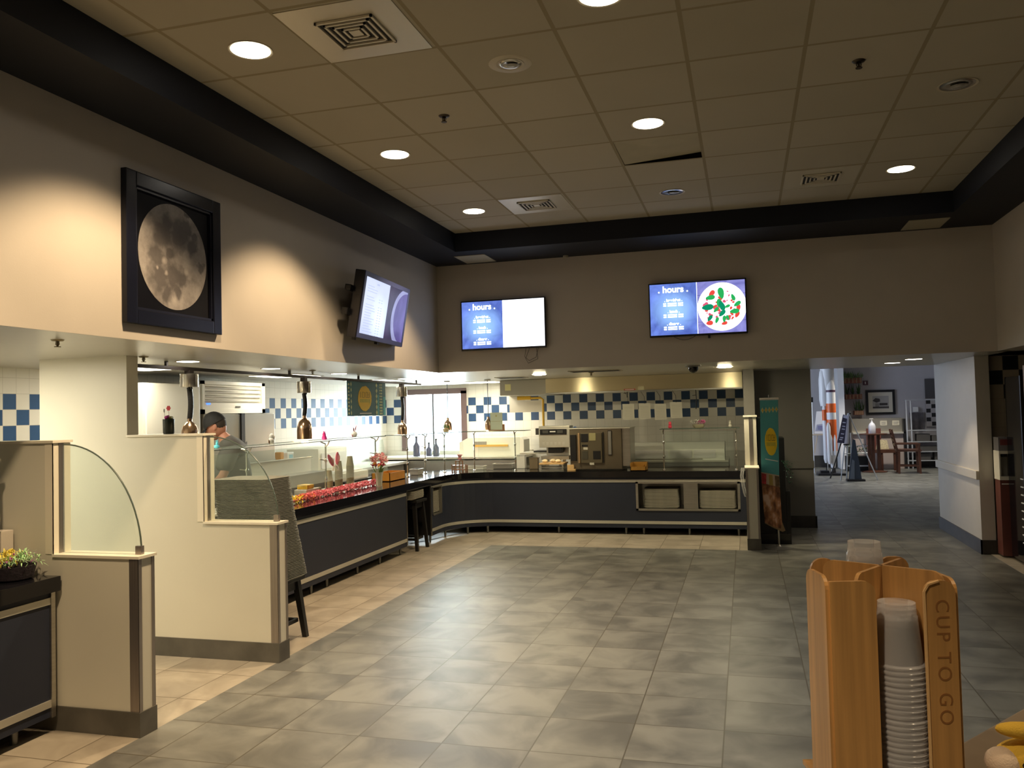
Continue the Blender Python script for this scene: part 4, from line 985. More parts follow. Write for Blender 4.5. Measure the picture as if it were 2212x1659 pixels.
# white machines at the kitchen side of the counter
def machine(name, label, cat, x0, x1, y0, y1, z0, z1, m, extra=None):
    t = thing(name, label, cat, ((x0+x1)/2, (y0+y1)/2, z0)); b = MB(); b.box(x0, x1, y0, y1, z0, z1, bev=.012); b.wb('body', m, t, False); return t
t = machine('white_slicer', 'bright white box machine on the kitchen counter behind the cups', 'machine', -5.7, -5.25, 9.55, 10.35, .901, 1.22, white_e)
b = MB(); b.box(-5.25, -5.235, 9.62, 10.28, .96, 1.16); b.wb('front_cover', white_p, t)
b = MB(); b.box(-5.236, -5.23, 9.93, 9.94, .98, 1.08); b.wb('latch', steel_d, t)
t = machine('paper_carton', 'white carton with a light blue label beside the orange carton', 'carton', -5.6, -5.45, 9.15, 9.30, .901, 1.20, white_p)
b = MB(); b.box(-5.45, -5.447, 9.19, 9.27, 1.10, 1.17); b.wb('label', mat('light_blue_label', (.35, .65, .80), .5), t)
t = machine('narrow_carton', 'narrow orange carton standing by the tiled wall', 'carton', -5.55, -5.45, 9.0, 9.07, .901, 1.21, mat('orange_card', (.62, .28, .05), .5))
b = MB(); b.box(-5.45, -5.448, 9.01, 9.06, 1.0, 1.1); b.wb('label', mat('orange_label', (.7, .35, .1), .5), t)
t = machine('knife_block', 'dark grey block beside the narrow orange carton', 'block', -5.6, -5.48, 8.82, 8.94, .901, 1.14, mat('dark_block', (.12, .11, .09), .5))
b = MB(); b.box(-5.57, -5.51, 8.85, 8.91, 1.14, 1.18); b.wb('handle', black_s, t)
t = machine('rice_cooker', 'white curved lid appliance on the counter behind the cup stacks', 'appliance', -5.05, -4.75, 9.25, 9.95, .83, .93, white_e)
b = MB(); b.box(-5.0, -4.8, 9.3, 9.9, .93, .95, bev=.008); b.wb('lid', white_p, t)
b = MB(); b.box(-5.1, -4.70, 9.2, 10.0, .0, .829); t = b.build('black_trolley', black_s); tag(t, 'black trolley under the white curved appliance', 'trolley')
# window sill appliances seen dark against the daylight
for x, y, h, r, s in ((-5.05, 12.35, .30, .055, 'dark bottle with a narrow neck before the window'), (-4.86, 12.40, .20, .045, 'small dark pointed bottle before the window'), (-4.70, 12.3, .26, .05, 'dark square bottle before the window, next to the post')):
    t = thing('bottle', s, 'bottle', (x, y, .96), 0, 'bottles standing before the kitchen window')
    b = MB(); b.lathe([(r, 0), (r, h*.55), (r*.35, h*.75), (r*.3, h)], n=16); b.build('body', mat('smoky_glass', (.09, .10, .16), .2), t, True)
    b = MB(); b.lathe([(r*.36, h), (r*.36, h+.02)], n=12); b.build('cap', black_s, t, True)
t = thing('rear_work_table', 'steel table with a raised splashback under the kitchen window', 'table', (-4.6, 12.5, 0))
b = MB(); b.box(-5.8, -3.3, 12.2, 12.95, .92, .955, bev=.004); b.wb('worktop', steel_l, t)
b = MB(); b.box(-5.8, -3.3, 12.93, 12.99, .80, 1.02); b.wb('splashback', steel_l, t)
b = MB(); b.box(-5.7, -3.4, 12.25, 12.9, .62, .90); b.wb('cabinet', steel_d, t)
for x in (-5.1, -3.4):
    b = MB(); b.box(x, x+.05, 12.25, 12.30, 0, .62); b.wb('leg', steel_d, t)

# ---------------------------------------------------------------- kitchen person
skin = mat('skin', (0.44, 0.20, 0.125), 0.5, var=.06, vscale=12); shirt = mat('grey_uniform_shirt', (0.075, 0.072, 0.066), 0.85, var=.12, vscale=6, bump=.3, bscale=30); trou = mat('black_trousers', (0.02, 0.02, 0.022), 0.8); hair = mat('dark_hair', (0.03, 0.02, 0.013), 0.7)
def skinned(name, pts, edges, radii, m, parent, sub=2, root=0):
    me = bpy.data.meshes.new(name); me.from_pydata([Vector(p) for p in pts], edges, []); me.update()
    o = bpy.data.objects.new(name, me); COL.objects.link(o); o.parent = parent; me.materials.append(m)
    sk = o.modifiers.new('skin', 'SKIN'); sk.use_smooth_shade = True
    for i, r in enumerate(radii): me.skin_vertices[0].data[i].radius = (r, r) if isinstance(r, (int, float)) else r
    me.skin_vertices[0].data[root].use_root = True
    s = o.modifiers.new('smooth', 'SUBSURF'); s.levels = sub; s.render_levels = sub
    return o
# local frame: +x is where the person faces, z up
t = thing('person', 'person in black cap and grey shirt bending over food behind the counter', 'person', (-4.79, 7.18, 0), PI*1.14)
P = [(0, 0, .93), (.02, 0, 1.10), (.06, 0, 1.27), (.11, 0, 1.37), (.155, 0, 1.45), (.19, 0, 1.50),   # 0-5 pelvis..neck..skull base
     (.08, .17, 1.335), (.12, .26, 1.10), (.25, .22, .98), (.32, .20, .96),     # 6-9 left arm
     (.08, -.17, 1.335), (.12, -.26, 1.10), (.25, -.22, .98), (.32, -.20, .96), # 10-13 right arm
     (0, .09, .88), (.02, .10, .48), (-.01, .10, .08), (.13, .11, .035),        # 14-17 left leg
     (0, -.09, .88), (.02, -.10, .48), (-.01, -.10, .08), (.13, -.11, .035)]
E_ = [(0, 1), (1, 2), (2, 3), (3, 4), (4, 5), (3, 6), (6, 7), (7, 8), (8, 9), (3, 10), (10, 11), (11, 12), (12, 13), (0, 14), (14, 15), (15, 16), (16, 17), (0, 18), (18, 19), (19, 20), (20, 21)]
Rr = [(.13, .10), (.125, .095), (.145, .10), (.12, .085), .055, .055, .06, .045, .036, .026, .06, .045, .036, .026, .085, .06, .04, .035, .085, .06, .04, .035]
skinned('body', P, E_, Rr, skin, t)
# shirt over the trunk with short sleeves, trousers over the legs
skinned('shirt', [(0, 0, .90), (.02, 0, 1.10), (.055, 0, 1.27), (.10, 0, 1.375), (.145, 0, 1.435), (.08, .175, 1.335), (.135, .255, 1.12), (.08, -.175, 1.335), (.135, -.255, 1.12)],
        [(0, 1), (1, 2), (2, 3), (3, 4), (3, 5), (5, 6), (3, 7), (7, 8)], [(.165, .135), (.160, .13), (.178, .135), (.155, .12), .072, .105, .088, .105, .088], shirt, t)
skinned('trousers', [(0, 0, .95), (0, .09, .88), (.02, .10, .48), (-.01, .10, .09), (0, -.09, .88), (.02, -.10, .48), (-.01, -.10, .09)], [(0, 1), (1, 2), (2, 3), (0, 4), (4, 5), (5, 6)], [(.14, .11), .10, .078, .062, .10, .078, .062], trou, t)
HM = TR(.235, 0, 1.565) @ Matrix.Rotation(.50, 4, 'Y')
b = MB(); b.ball((0, 0, 0), (.098, .078, .118), 20, HM.to_3x3()); 
for v in b.bm.verts: v.co = v.co+Vector((.235, 0, 1.565))
def hp(x, y, z): return HM @ Vector((x, y, z))
b.ball(hp(.098, 0, -.020), (.020, .015, .024), 8); b.ball(hp(.06, 0, -.085), (.045, .045, .035), 10)
for s in (-1, 1): b.ball(hp(.0, s*.079, -.012), (.020, .009, .032), 10)
b.build('head', skin, t, True)
b = MB()
for s in (-1, 1): b.ball(hp(.088, s*.032, .012), (.010, .012, .008), 8)
b.build('eye', mat('eye_dark', (.02, .015, .01), .2), t, True)
b = MB(); b.ball(hp(.094, 0, -.058), (.008, .024, .007), 8); b.build('mouth', mat('lips', (.30, .09, .07), .5), t, True)
b = MB(); b.ball(hp(-.022, 0, .008), (.088, .081, .098), 16); b.build('hair', hair, t, True)
cap = mat('black_cap_cloth', (0.012, 0.012, 0.012), 0.75, bump=.2, bscale=120)
b = MB()
for i in range(9):
    pass
b.ball((0, 0, 0), 1.0, 24)
bmesh.ops.bisect_plane(b.bm, geom=b.bm.verts[:]+b.bm.edges[:]+b.bm.faces[:], plane_co=(0, 0, .02), plane_no=(0, 0, 1), clear_inner=True)
for v in b.bm.verts: v.co = HM @ Vector((v.co.x*.114-.004, v.co.y*.092, v.co.z*.128+.018))
b.build('cap_crown', cap, t, True)
b = MB(); n = 14
A = [b.bm.verts.new(hp(.085+.10*math.sin(PI*i/n), -.075+.15*i/n, .022-.012*abs(i-n/2)/n-.018*math.sin(PI*i/n))) for i in range(n+1)]
B = [b.bm.verts.new(hp(.060, -.075+.15*i/n, .030)) for i in range(n+1)]
for i in range(n): b._f([A[i], A[i+1], B[i+1], B[i]])
o = b.build('cap_brim', cap, t, True); s = o.modifiers.new('thick', 'SOLIDIFY'); s.thickness = .006
b = MB(); b.ball(hp(.062, -.070, .075), (.026, .008, .012), 10); o = b.build('cap_badge', mat('white_badge', (.7, .7, .66), .5), t, True); o['label'] = 'white mark on the side of the cap'
# hands: palm, four curled fingers and a thumb each, reaching to the food pans
for s in (-1, 1):
    hb = Vector((.32, s*.20, .955)); nm = 'hand'
    pts = [hb, hb+Vector((.045, 0, -.012)), hb+Vector((.085, 0, -.02))]; ed = [(0, 1), (1, 2)]; rad = [(.024, .018), (.034, .015), (.036, .013)]
    skinned(nm, pts, ed, rad, skin, t, 1)
    for k, (dy, L) in enumerate(((-.027, .066), (-.009, .075), (.009, .070), (.027, .056))):
        p0 = hb+Vector((.080, dy, -.02)); pts = [p0, p0+Vector((L*.45, dy*.12, -.006)), p0+Vector((L*.8, dy*.16, -.022)), p0+Vector((L, dy*.18, -.042))]
        skinned('finger', pts, [(0, 1), (1, 2), (2, 3)], [.0095, .0088, .0080, .0068], skin, t, 1)
    p0 = hb+Vector((.030, -s*.028, -.012)); skinned('thumb', [p0, p0+Vector((.030, -s*.022, -.012)), p0+Vector((.056, -s*.028, -.026))], [(0, 1), (1, 2)], [.011, .0098, .008], skin, t, 1)
for s in (-1, 1):
    b = MB(); b.ball((.045, s*.105, .045), (.13, .048, .045), 14); b.build('shoe', black_s, t, True)

# ---------------------------------------------------------------- rear kitchen line: hood, papers, ovens
t = thing('extractor_hood', 'long brushed steel extractor hood under the low ceiling', 'extractor hood', (-1.5, 12.3, 1.9))
hood_m = mat('hood_steel', (0.78, 0.70, 0.48), 0.30, 1.0, var=.03, vscale=2, aniso=.97)
nt = hood_m.node_tree; tn = nt.nodes.new('ShaderNodeTangent'); tn.direction_type = 'UV_MAP'; tn.uv_map = 'grain'; nt.links.new(tn.outputs[0], nt.nodes['Principled BSDF'].inputs['Tangent'])
b = MB(); b.box(-2.79, -.03, 11.80, 11.83, 1.885, 2.098); o = b.wb('front_fascia', hood_m, t)
uvl = o.data.uv_layers.new(name='grain')
for lp in o.data.loops:
    c = o.data.vertices[lp.vertex_index].co; uvl.data[lp.index].uv = (c.z, c.x)
b = MB(); b.box(-2.79, -2.76, 11.83, 12.98, 1.885, 2.098); b.box(-.06, -.03, 11.83, 12.98, 1.885, 2.098); b.box(-2.76, -.06, 11.83, 12.98, 2.07, 2.098); b.wb('canopy', steel_d, t)
b = MB(); b.box(-2.79, -.03, 11.785, 11.80, 1.872, 1.892); b.wb('drip_edge', steel_d, t)
for x, w_, m, s in ((-1.65, .16, mat('red_sticker', (.55, .05, .03), .5), 'red warning sticker'), (-1.455, .085, mat('cream_sticker', (.75, .70, .45), .5), 'cream sticker')):
    b = MB(); b.box(x, x+w_, 11.796, 11.80, 1.893, 1.915 if w_ > .1 else 1.945); o = b.wb('sticker', m, t); o['label'] = s
b = MB(); b.box(-1.635, -1.505, 11.7945, 11.796, 1.900, 1.908); b.wb('sticker_print', white_i, t)
t = thing('hood_side_box', 'plain steel duct box left of the hood with a yellow note', 'duct box', (-3.15, 12.0, 1.9))
b = MB(); b.box(-3.50, -2.80, 11.85, 12.98, 1.875, 2.097, bev=.003); b.wb('body', mat('duct_grey_steel', (0.42, 0.40, 0.34), 0.5, .5), t)
b = MB(); b.box(-3.42, -3.33, 11.846, 11.85, 1.945, 2.04); b.wb('yellow_note', mat('pale_yellow_note', (.80, .76, .38), .6), t)
b = MB(); b.box(-3.50, -3.25, 12.35, 12.36, 1.62, 1.875); b.box(-3.25, -2.98, 12.35, 12.36, 1.62, 1.80); b.wb('fire_box', steel_l, t)
b = MB(); b.tube([(-3.20, 11.92, 1.825), (-2.90, 11.92, 1.825), (-2.865, 11.92, 1.80), (-2.865, 11.92, 1.40)], .018, 10); b.tube([(-3.25, 11.92, 1.83), (-3.05, 11.92, 1.83)], .03, 10)
tag(b.build('gas_pipe', mat('yellow_pipe_paint', (.70, .42, .03), .4), smooth=True), 'bent yellow gas pipe beside the steel hood', 'pipe')
for k, x in enumerate((-1.685, -1.455, -1.235, -1.015)):
    t = thing('paper_sheet', ('leftmost', 'second from the left', 'third from the left', 'rightmost')[k]+' of the four paper sheets clipped under the hood', 'paper sheet', (x+.08, 11.87, 1.6), 0, 'paper sheets hanging from the hood')
    b = MB(); dz = (.0, .004, -.008, .010)[k]; b.prism([(x, 1.475+dz), (x+.165, 1.478+dz), (x+.160, 1.700+dz), (x-.004, 1.703+dz)], 'y', 11.868, 11.872); b.wb('sheet', paper, t)
    b = MB()
    for r_ in range(8): b.box(x+.02, x+.14, 11.8665, 11.868, 1.50+r_*.022+dz, 1.503+r_*.022+dz)
    b.wb('print_lines', mat('grey_print', (.45, .44, .38), .7), t)
    b = MB(); b.tube([(x+.08, 11.87, 1.70), (x+.08, 11.86, 1.80), (x+.03, 11.84, 1.885)], .003, 6); b.wb('clip_wire', black_s, t)
for k, (x, L, s) in enumerate(((-.66, .28, 'black hook hanging under the hood above the flower basket'), (-1.62, .09, 'black tap shaped hook under the hood left of the papers'))):
    b = MB(); b.tube([(x, 11.90, 1.885), (x+.004, 11.90, 1.885-L*.5), (x-.004, 11.90, 1.885-L)], .006, 8); b.tube([(x, 11.9, 1.885-L*.3), (x-.05, 11.9, 1.885-L*.32)], .004, 6); tag(b.build('hook', black_s, smooth=True), s, 'hook')
# griddle and refrigerated base against the rear wall
t = thing('prep_fridge', 'long low steel prep fridge with bright lids below the papers', 'prep fridge', (-.9, 12.3, 0))
b = MB(); b.box(-1.75, -.25, 12.0, 12.9, .10, .86); b.wb('cabinet', steel_d, t)
b = MB(); b.box(-1.75, -.25, 11.98, 12.9, .86, .885); b.wb('worktop', steel_l, t)
b = MB(); b.prism([(12.0, .885), (12.0, 1.04), (12.25, 1.13), (12.6, 1.13), (12.6, .885)], 'x', -1.60, -.30); b.wb('raised_rail', mat('lit_white_lid', (.90, .90, .80), .35), t)  # lamp light on the lids is put into this whiter colour
for x in (-1.58, -1.05, -.72):
    b = MB(); b.box(x, x+(.5 if x < -1.2 else .30), 11.992, 12.0, .92, 1.03); b.wb('lid_edge', white_p, t)
b = MB(); b.box(-1.60, -.60, 11.985, 11.99, .90, .91); b.wb('handle_rail', steel, t)
t = thing('box_oven', 'large brown steel box oven with angled face on the rear counter', 'oven', (-1.9, 11.3, .82), 0)
ov = mat('oven_brown_steel', (0.20, 0.165, 0.115), 0.38, .75, var=.12, vscale=3)
b = MB(); b.box(-2.30, -1.60, 11.06, 11.56, .835, 1.375, bev=.008); b.wb('body', ov, t)
b = MB(); b.box(-1.598, -1.49, 11.10, 11.58, .87, 1.385, bev=.004); b.wb('side_fan_cover', steel, t)
b = MB(); b.box(-2.32, -1.48, 11.05, 11.58, 1.375, 1.388, bev=.003); b.wb('top_plate', steel_l, t)
b = MB(); b.box(-2.29, -2.21, 11.035, 11.06, .95, 1.30, bev=.003); b.wb('black_side_panel', black_s, t)
b = MB(); b.box(-2.18, -2.155, 11.02, 11.06, .92, 1.32, bev=.004); b.wb('door_handle', mat('warm_steel', (.70, .48, .28), .3, .9), t)
b = MB(); b.box(-2.15, -1.86, 11.035, 11.06, .92, 1.32, bev=.004); b.wb('door', mat('oven_door', (0.22, 0.19, 0.13), .3, .8), t)
for q, m in (((-2.14, -2.045, 1.20, 1.31), black_s), ((-2.03, -1.94, 1.22, 1.32), mat('olive_sticker', (.30, .27, .13), .5)), ((-2.13, -2.05, 1.14, 1.165), black_s), ((-2.11, -2.05, 1.10, 1.13), mat('grey_sticker', (.5, .48, .40), .5)), ((-1.98, -1.88, .97, 1.08), black_s), ((-2.13, -2.05, .97, 1.08), mat('dim_window', (.06, .055, .04), .3)), ((-2.03, -1.97, .895, .925), MATS['grey_sticker'])):
    b = MB(); b.box(q[0], q[1], 11.030, 11.035, q[2], q[3]); b.wb('door_panel', m, t)
b = MB(); b.box(-1.85, -1.84, 11.04, 11.06, .92, 1.33); b.box(-1.78, -1.73, 11.045, 11.06, 1.02, 1.35); b.wb('control_slot', black_s, t)
b = MB(); b.box(-1.775, -1.735, 11.040, 11.045, 1.03, 1.34); b.wb('control_strip', steel_d, t)
t = thing('panini_press', 'steel machine with a black display and lit button row on the rear counter', 'machine', (-2.6, 11.4, .82))
b = MB(); b.box(-2.80, -2.36, 11.35, 11.60, 1.12, 1.42, bev=.008); b.wb('housing', steel_l, t)
b = MB(); b.box(-2.78, -2.40, 11.33, 11.35, 1.30, 1.375, bev=.003); b.wb('display_panel', black_s, t)
for x0, x1, m in ((-2.74, -2.66, mat('grey_window', (.08, .08, .075), .3)), (-2.53, -2.45, MATS['grey_window']), (-2.635, -2.555, white_p)):
    b = MB(); b.box(x0, x1, 11.325, 11.33, 1.32, 1.36) if m is not white_p else b.box(x0, x1, 11.325, 11.33, 1.333, 1.35); b.wb('display_window', m, t)
b = MB()
for k in range(6):
    x = -2.745+k*.057
    for z in (1.165, 1.178, 1.191): b.box(x, x+.010, 11.345, 11.35, z-.004, z+.004); b.box(x+.02, x+.027, 11.346, 11.35, z-.003, z+.003)
b.wb('buttons', white_p, t)
b = MB(); b.box(-2.78, -2.38, 11.36, 11.6, .95, 1.0); b.box(-2.72, -2.68, 11.40, 11.44, .825, .95); b.box(-2.48, -2.44, 11.40, 11.44, .825, .95); b.box(-2.74, -2.42, 11.55, 11.58, .95, 1.12); b.wb('stand', steel, t)
b = MB(); b.box(-2.68, -2.48, 11.38, 11.5, 1.04, 1.12, bev=.01); b.wb('press_head', black_s, t)
t = thing('paper_roll_bag', 'blue and white plastic packet hanging between the machine and the oven', 'packet', (-2.33, 11.45, 1.2))
b = MB(); b.ball((-2.335, 11.62, 1.34), (.045, .03, .06), 10); b.wb('blue_wrapper', mat('bright_blue_plastic', (.03, .18, .70), .3, var=.5, vscale=30), t, True)
b = MB(); b.ball((-2.33, 11.62, 1.24), (.048, .035, .05), 10); b.wb('white_cup', white_p, t, True)
b = MB(); b.box(-2.37, -2.29, 11.60, 11.66, .821, 1.2); b.wb('stand', steel_d, t)
t = thing('bread_tray', 'wooden tray of pale rolls on steel racks beside the oven', 'bread tray', (-2.50, 11.1, .82))
b = MB(); b.box(-2.72, -2.38, 10.99, 11.30, .905, .925, bev=.004); b.wb('board', mat('pale_wood_board', (.60, .38, .16), .5), t)
b = MB(); b.box(-2.72, -2.38, 11.0, 11.30, .823, .84); b.box(-2.72, -2.38, 11.0, 11.30, .862, .874); b.box(-2.71, -2.69, 11.02, 11.28, .84, .905); b.box(-2.41, -2.39, 11.02, 11.28, .84, .905); b.wb('rack', steel, t)
for x, y in ((-2.66, 11.10), (-2.56, 11.16), (-2.47, 11.08)):
    b = MB(); b.ball((x, y, .948), (.042, .038, .024), 12); tag(b.build('bread_roll', mat('pale_bread', (.80, .66, .42), .7, var=.1), smooth=True), 'pale bread roll on the wooden tray beside the oven', 'bread roll', 'bread rolls on the wooden tray')
b = MB(); b.box(-2.33, -2.22, 10.99, 11.04, .822, .845, bev=.003); b.box(-2.33, -2.24, 10.99, 11.04, .845, .90, bev=.003); tag(b.build('wooden_block', MATS['pale_wood_board']), 'pale wooden block at the foot of the oven', 'block')
# open bamboo bin on the counter
def open_bin(label, x0, x1, y0, y1, z0, z1, m, name='open_bin', slope=0.0):
    t = thing(name, label, 'bin', ((x0+x1)/2, (y0+y1)/2, z0)); b = MB(); e = .008
    b.box(x0, x1, y0, y1, z0, z0+e); b.box(x0, x0+e, y0, y1, z0, z1); b.box(x0, x1, y1-e, y1, z0, z1); b.box(x0, x1, y0, y0+e, z0, z1-slope)
    b.prism([(y0, z0), (y1, z0), (y1, z1), (y0+(y1-y0)*.4, z1), (y0, z1-slope)], 'x', x1-e, x1); b.wb('box', m, t); return t
open_bin('small dark orange wooden bin on the rear counter, right of the oven', -1.475, -1.27, 10.92, 11.14, .821, .925, mat('orange_brown_wood', (.38, .19, .035), .35, var=.15), slope=.05)
open_bin('orange wooden box on the left counter behind the flower vase', -4.42, -4.18, 9.35, 9.82, .821, .925, mat('orange_box', (.55, .23, .02), .4, var=.1))

# clutter on the rear work table and on the counter behind the corner guard
t = thing('white_mixer', 'large white rounded machine on the rear kitchen table, left of the steel press', 'machine', (-3.75, 12.5, .956))
b = MB(); b.prism([(-4.35, .956), (-3.35, .956), (-3.30, 1.02), (-3.30, 1.20), (-3.36, 1.24), (-4.2, 1.24), (-4.35, 1.17)], 'y', 12.40, 12.75); b.wb('body', white_e, t)
b = MB(); b.box(-4.10, -3.55, 12.37, 12.40, 1.10, 1.13); b.wb('amber_strip', mat('amber_strip', (.75, .42, .08), .4), t)
b = MB(); b.box(-4.10, -3.90, 12.375, 12.40, 1.13, 1.18); b.wb('grey_panel', steel_d, t)
for x0, x1, y0, y1, z1, m, nm, s, c in ((-3.50, -3.22, 11.40, 11.58, .90, steel_d, 'food_pan', 'dark grey food pan on the counter behind the corner glass guard', 'food pan'),
        (-3.90, -3.60, 11.28, 11.42, .875, white_e, 'white_platter', 'white platter on the counter behind the slatted wooden stand', 'platter'),
        (-2.95, -2.83, 11.36, 11.46, .98, mat('brown_canister', (.20, .15, .09), .5), 'canister', 'brown canister on the counter, left of the steel press machine', 'canister'),
        (-3.16, -3.04, 11.45, 11.55, 1.02, white_p, 'white_pitcher', 'white pitcher by the right post of the corner glass guard', 'pitcher'),
        (-4.34, -4.22, 10.35, 10.55, .90, mat('grey_box', (.40, .38, .34), .5), 'napkin_box', 'grey box on the counter beside the orange wooden box', 'box')):
    t = thing(nm, s, c, ((x0+x1)/2, (y0+y1)/2, .821)); b = MB(); b.box(x0, x1, y0, y1, .821, z1, bev=.008); b.wb('body', m, t)
    b = MB(); b.box(x0-.006, x1+.006, y0-.006, y1+.006, z1-.012, z1, bev=.003); b.wb('rim', steel_l if m is steel_d else m, t)
t = thing('steel_shelf', 'narrow steel shelf unit on legs beside the white rounded machine', 'shelf', (-3.0, 12.5, 0))
b = MB(); b.box(-3.25, -2.60, 11.95, 12.4, 1.00, 1.02); b.wb('shelf_board', steel_l, t)
for x in (-3.22, -2.66):
    b = MB(); b.box(x, x+.03, 11.97, 12.0, 0, 1.0); b.wb('leg', steel_d, t)
b = MB(); b.box(-3.05, -2.82, 12.02, 12.3, 1.02, 1.045); b.wb('black_mat', black_s, t)
t = thing('wall_monitor', 'small black screen on the tiled wall above the steel shelf', 'monitor', (-2.98, 12.4, 1.33))
b = MB(); b.box(-3.10, -2.84, 12.36, 12.40, 1.27, 1.37, bev=.004); b.wb('housing', black_s, t)
b = MB(); b.box(-3.0, -2.96, 12.40, 12.99, 1.30, 1.33); b.wb('arm', steel_d, t)

# ---------------------------------------------------------------- small decorations on the counters
def petals(b, c, r, n, rnd, L=(.012, .022), w_=.006):
    c = Vector(c)
    for i in range(n):
        d = Vector((rnd.gauss(0, 1), rnd.gauss(0, 1), rnd.gauss(0, 1)+.3)).normalized()
        p = c+d*r*rnd.uniform(.5, 1); q = p+(d+Vector((rnd.uniform(-.6, .6), rnd.uniform(-.6, .6), rnd.uniform(-.6, .6)))).normalized()*rnd.uniform(*L)
        b.leaf(p, q, w_, up=(rnd.uniform(-1, 1), rnd.uniform(-1, 1), rnd.uniform(-1, 1)))
rnd = random.Random(11)
t = thing('flower_garland', 'yellow to pink flower garland lying along the left counter edge', 'garland', (-4.2, 8.0, .82))
ys = [6.75+(9.0-6.75)*i/75 for i in range(76)]
cols = [mat('garland_yellow', (.88, .70, .06), .6), mat('garland_orange', (.85, .30, .10), .6), mat('garland_pink', (.85, .20, .26), .6), mat('garland_light_pink', (.85, .35, .38), .6)]
for ci, (lo, hi, m, nm) in enumerate(((6.75, 7.16, 0, 'yellow_petals'), (7.1, 7.42, 1, 'orange_petals'), (7.2, 9.0, 2, 'pink_petals'), (7.1, 9.0, 3, 'pale_pink_petals'))):
    b = MB()
    for y in ys:
        if lo <= y <= hi and (ci != 3 or rnd.random() < .7):
            x = -4.10-.05*math.sin((y-6.7)*1.1)-.04*(y-6.75)/2.25
            petals(b, (x+rnd.uniform(-.01, .01), y, .850+rnd.uniform(0, .010)), .028, 22 if ci != 3 else 13, rnd, (.012, .026), .008)
    o = b.wb(nm, cols[m], t); o['label'] = nm.replace('_', ' ')
b = MB(); b.tube([(-4.10-.05*math.sin((y-6.7)*1.1)-.04*(y-6.75)/2.25, y, .845) for y in ys[::3]], .012, 7); b.wb('core_string', cols[2], t, True)

t = thing('flower_vase', 'clear glass vase of pink flowers on the left counter', 'vase', (-4.03, 8.72, .82))
b = MB(); b.lathe([(.038, .0), (.034, .02), (.040, .12), (.055, .20), (.052, .20), (.037, .12), (.030, .01)], n=22); b.build('glass', clear('vase_glass', (.85, .85, .75), .22, .05), t, True)
b = MB(); rnd = random.Random(4)
for i in range(9):
    a = rnd.uniform(0, 2*PI); b.tube([(rnd.uniform(-.015, .015), rnd.uniform(-.015, .015), .01), (.03*math.cos(a), .03*math.sin(a), .2), (.07*math.cos(a), .07*math.sin(a), .27)], .003, 5)
for i in range(14):
    a = rnd.uniform(0, 2*PI); b.leaf((.03*math.cos(a), .03*math.sin(a), .14), (.08*math.cos(a), .08*math.sin(a), .22), .012)
b.build('stems', mat('stem_green', (.16, .25, .05), .6), t)
for k, (c, nm) in enumerate((((.80, .30, .32), 'pink_blossoms'), ((.85, .52, .50), 'pale_blossoms'), ((.80, .35, .08), 'orange_blossoms'), ((.45, .03, .08), 'dark_red_blossoms'))):
    b = MB()
    for i in range((16, 12, 4, 4)[k]):
        a = rnd.uniform(0, 2*PI); e = rnd.uniform(.1, 1.5); R = .085
        c_ = (R*math.cos(a)*math.cos(e*.7), R*math.sin(a)*math.cos(e*.7), (.275+R*math.sin(e)) if k < 2 else .235+rnd.uniform(0, .03))
        b.ball(c_, .015, 6); petals(b, c_, .02, 9, rnd, (.012, .024), .009)
    b.build(nm, mat(nm+'_petal', c, .6), t)

# figures and trinkets
def figure_bunny(name, label, cat, loc, s, m, ear=None, rz=0, lean=0.0):
    t = thing(name, label, cat, loc, rz)
    b = MB(); b.ball((0, 0, .30*s), (.30*s, .25*s, .30*s), 16); b.ball((0, .02*s, .70*s), (.22*s, .20*s, .22*s), 16); b.build('body', m, t, True)
    for q in (-1, 1):
        b = MB(); b.ball((q*.10*s+lean*s, 0, 1.02*s), (.07*s, .05*s, .20*s), 10); b.build('ear', ear or m, t, True)
    return t
candy_b = mat('blue_candy', (.06, .48, .70), .5); candy_b2 = candy_b
t = figure_bunny('candy_figure', 'bright blue marshmallow bunny on the glass guard before the person', 'figure', (-4.30, 6.10, 1.3845), .058, candy_b)
b = MB(); b.ball((0, -.004, .016), (.028, .022, .016), 12); b.build('feet', candy_b, t, True)
t = thing('easter_figure', 'white Easter basket toy with brown ears on the glass guard near the tiled wall', 'figure', (-4.33, 6.98, 1.3845))
b = MB(); b.ball((0, 0, .03), (.03, .03, .03), 14); b.ball((0, .01, .07), (.024, .024, .03), 12); b.build('body', white_p, t, True)
b = MB(); b.leaf((0, -.03, 0), (-.0, -.045, .045), .012, up=(1, 0, 0)); b.leaf((0, .03, .02), (0, .06, .07), .014, up=(1, 0, 0)); o = b.build('ear', mat('brown_felt', (.25, .12, .08), .8), t); o.modifiers.new('s', 'SOLIDIFY').thickness = .004
t = thing('easter_figure', 'magenta pink plastic bunny on the glass guard near the first cup stack', 'figure', (-4.30, 7.96, 1.3845))
b = MB(); b.lathe([(.022, 0), (.028, .01), (.026, .03), (.018, .045), (.020, .06), (.012, .075)], n=16); b.ball((.0, .02, .012), (.014, .022, .012), 10); b.build('body', mat('magenta_plastic', (.80, .05, .38), .35), t, True)
b = MB(); b.tube([(0, -.010, .07), (0, -.012, .095)], [.006, .004], 6); b.tube([(0, .010, .07), (0, .013, .09)], [.006, .004], 6); b.build('ear', MATS['magenta_plastic'], t, True)
t = thing('easter_figure', 'white toy with pink bow and ears at the far end of the long glass guard', 'figure', (-4.33, 8.72, 1.3845))
b = MB(); b.ball((0, 0, .035), (.035, .045, .035), 16); b.build('body', white_p, t, True)
pinkf = mat('dusty_pink_felt', (.62, .25, .33), .8)
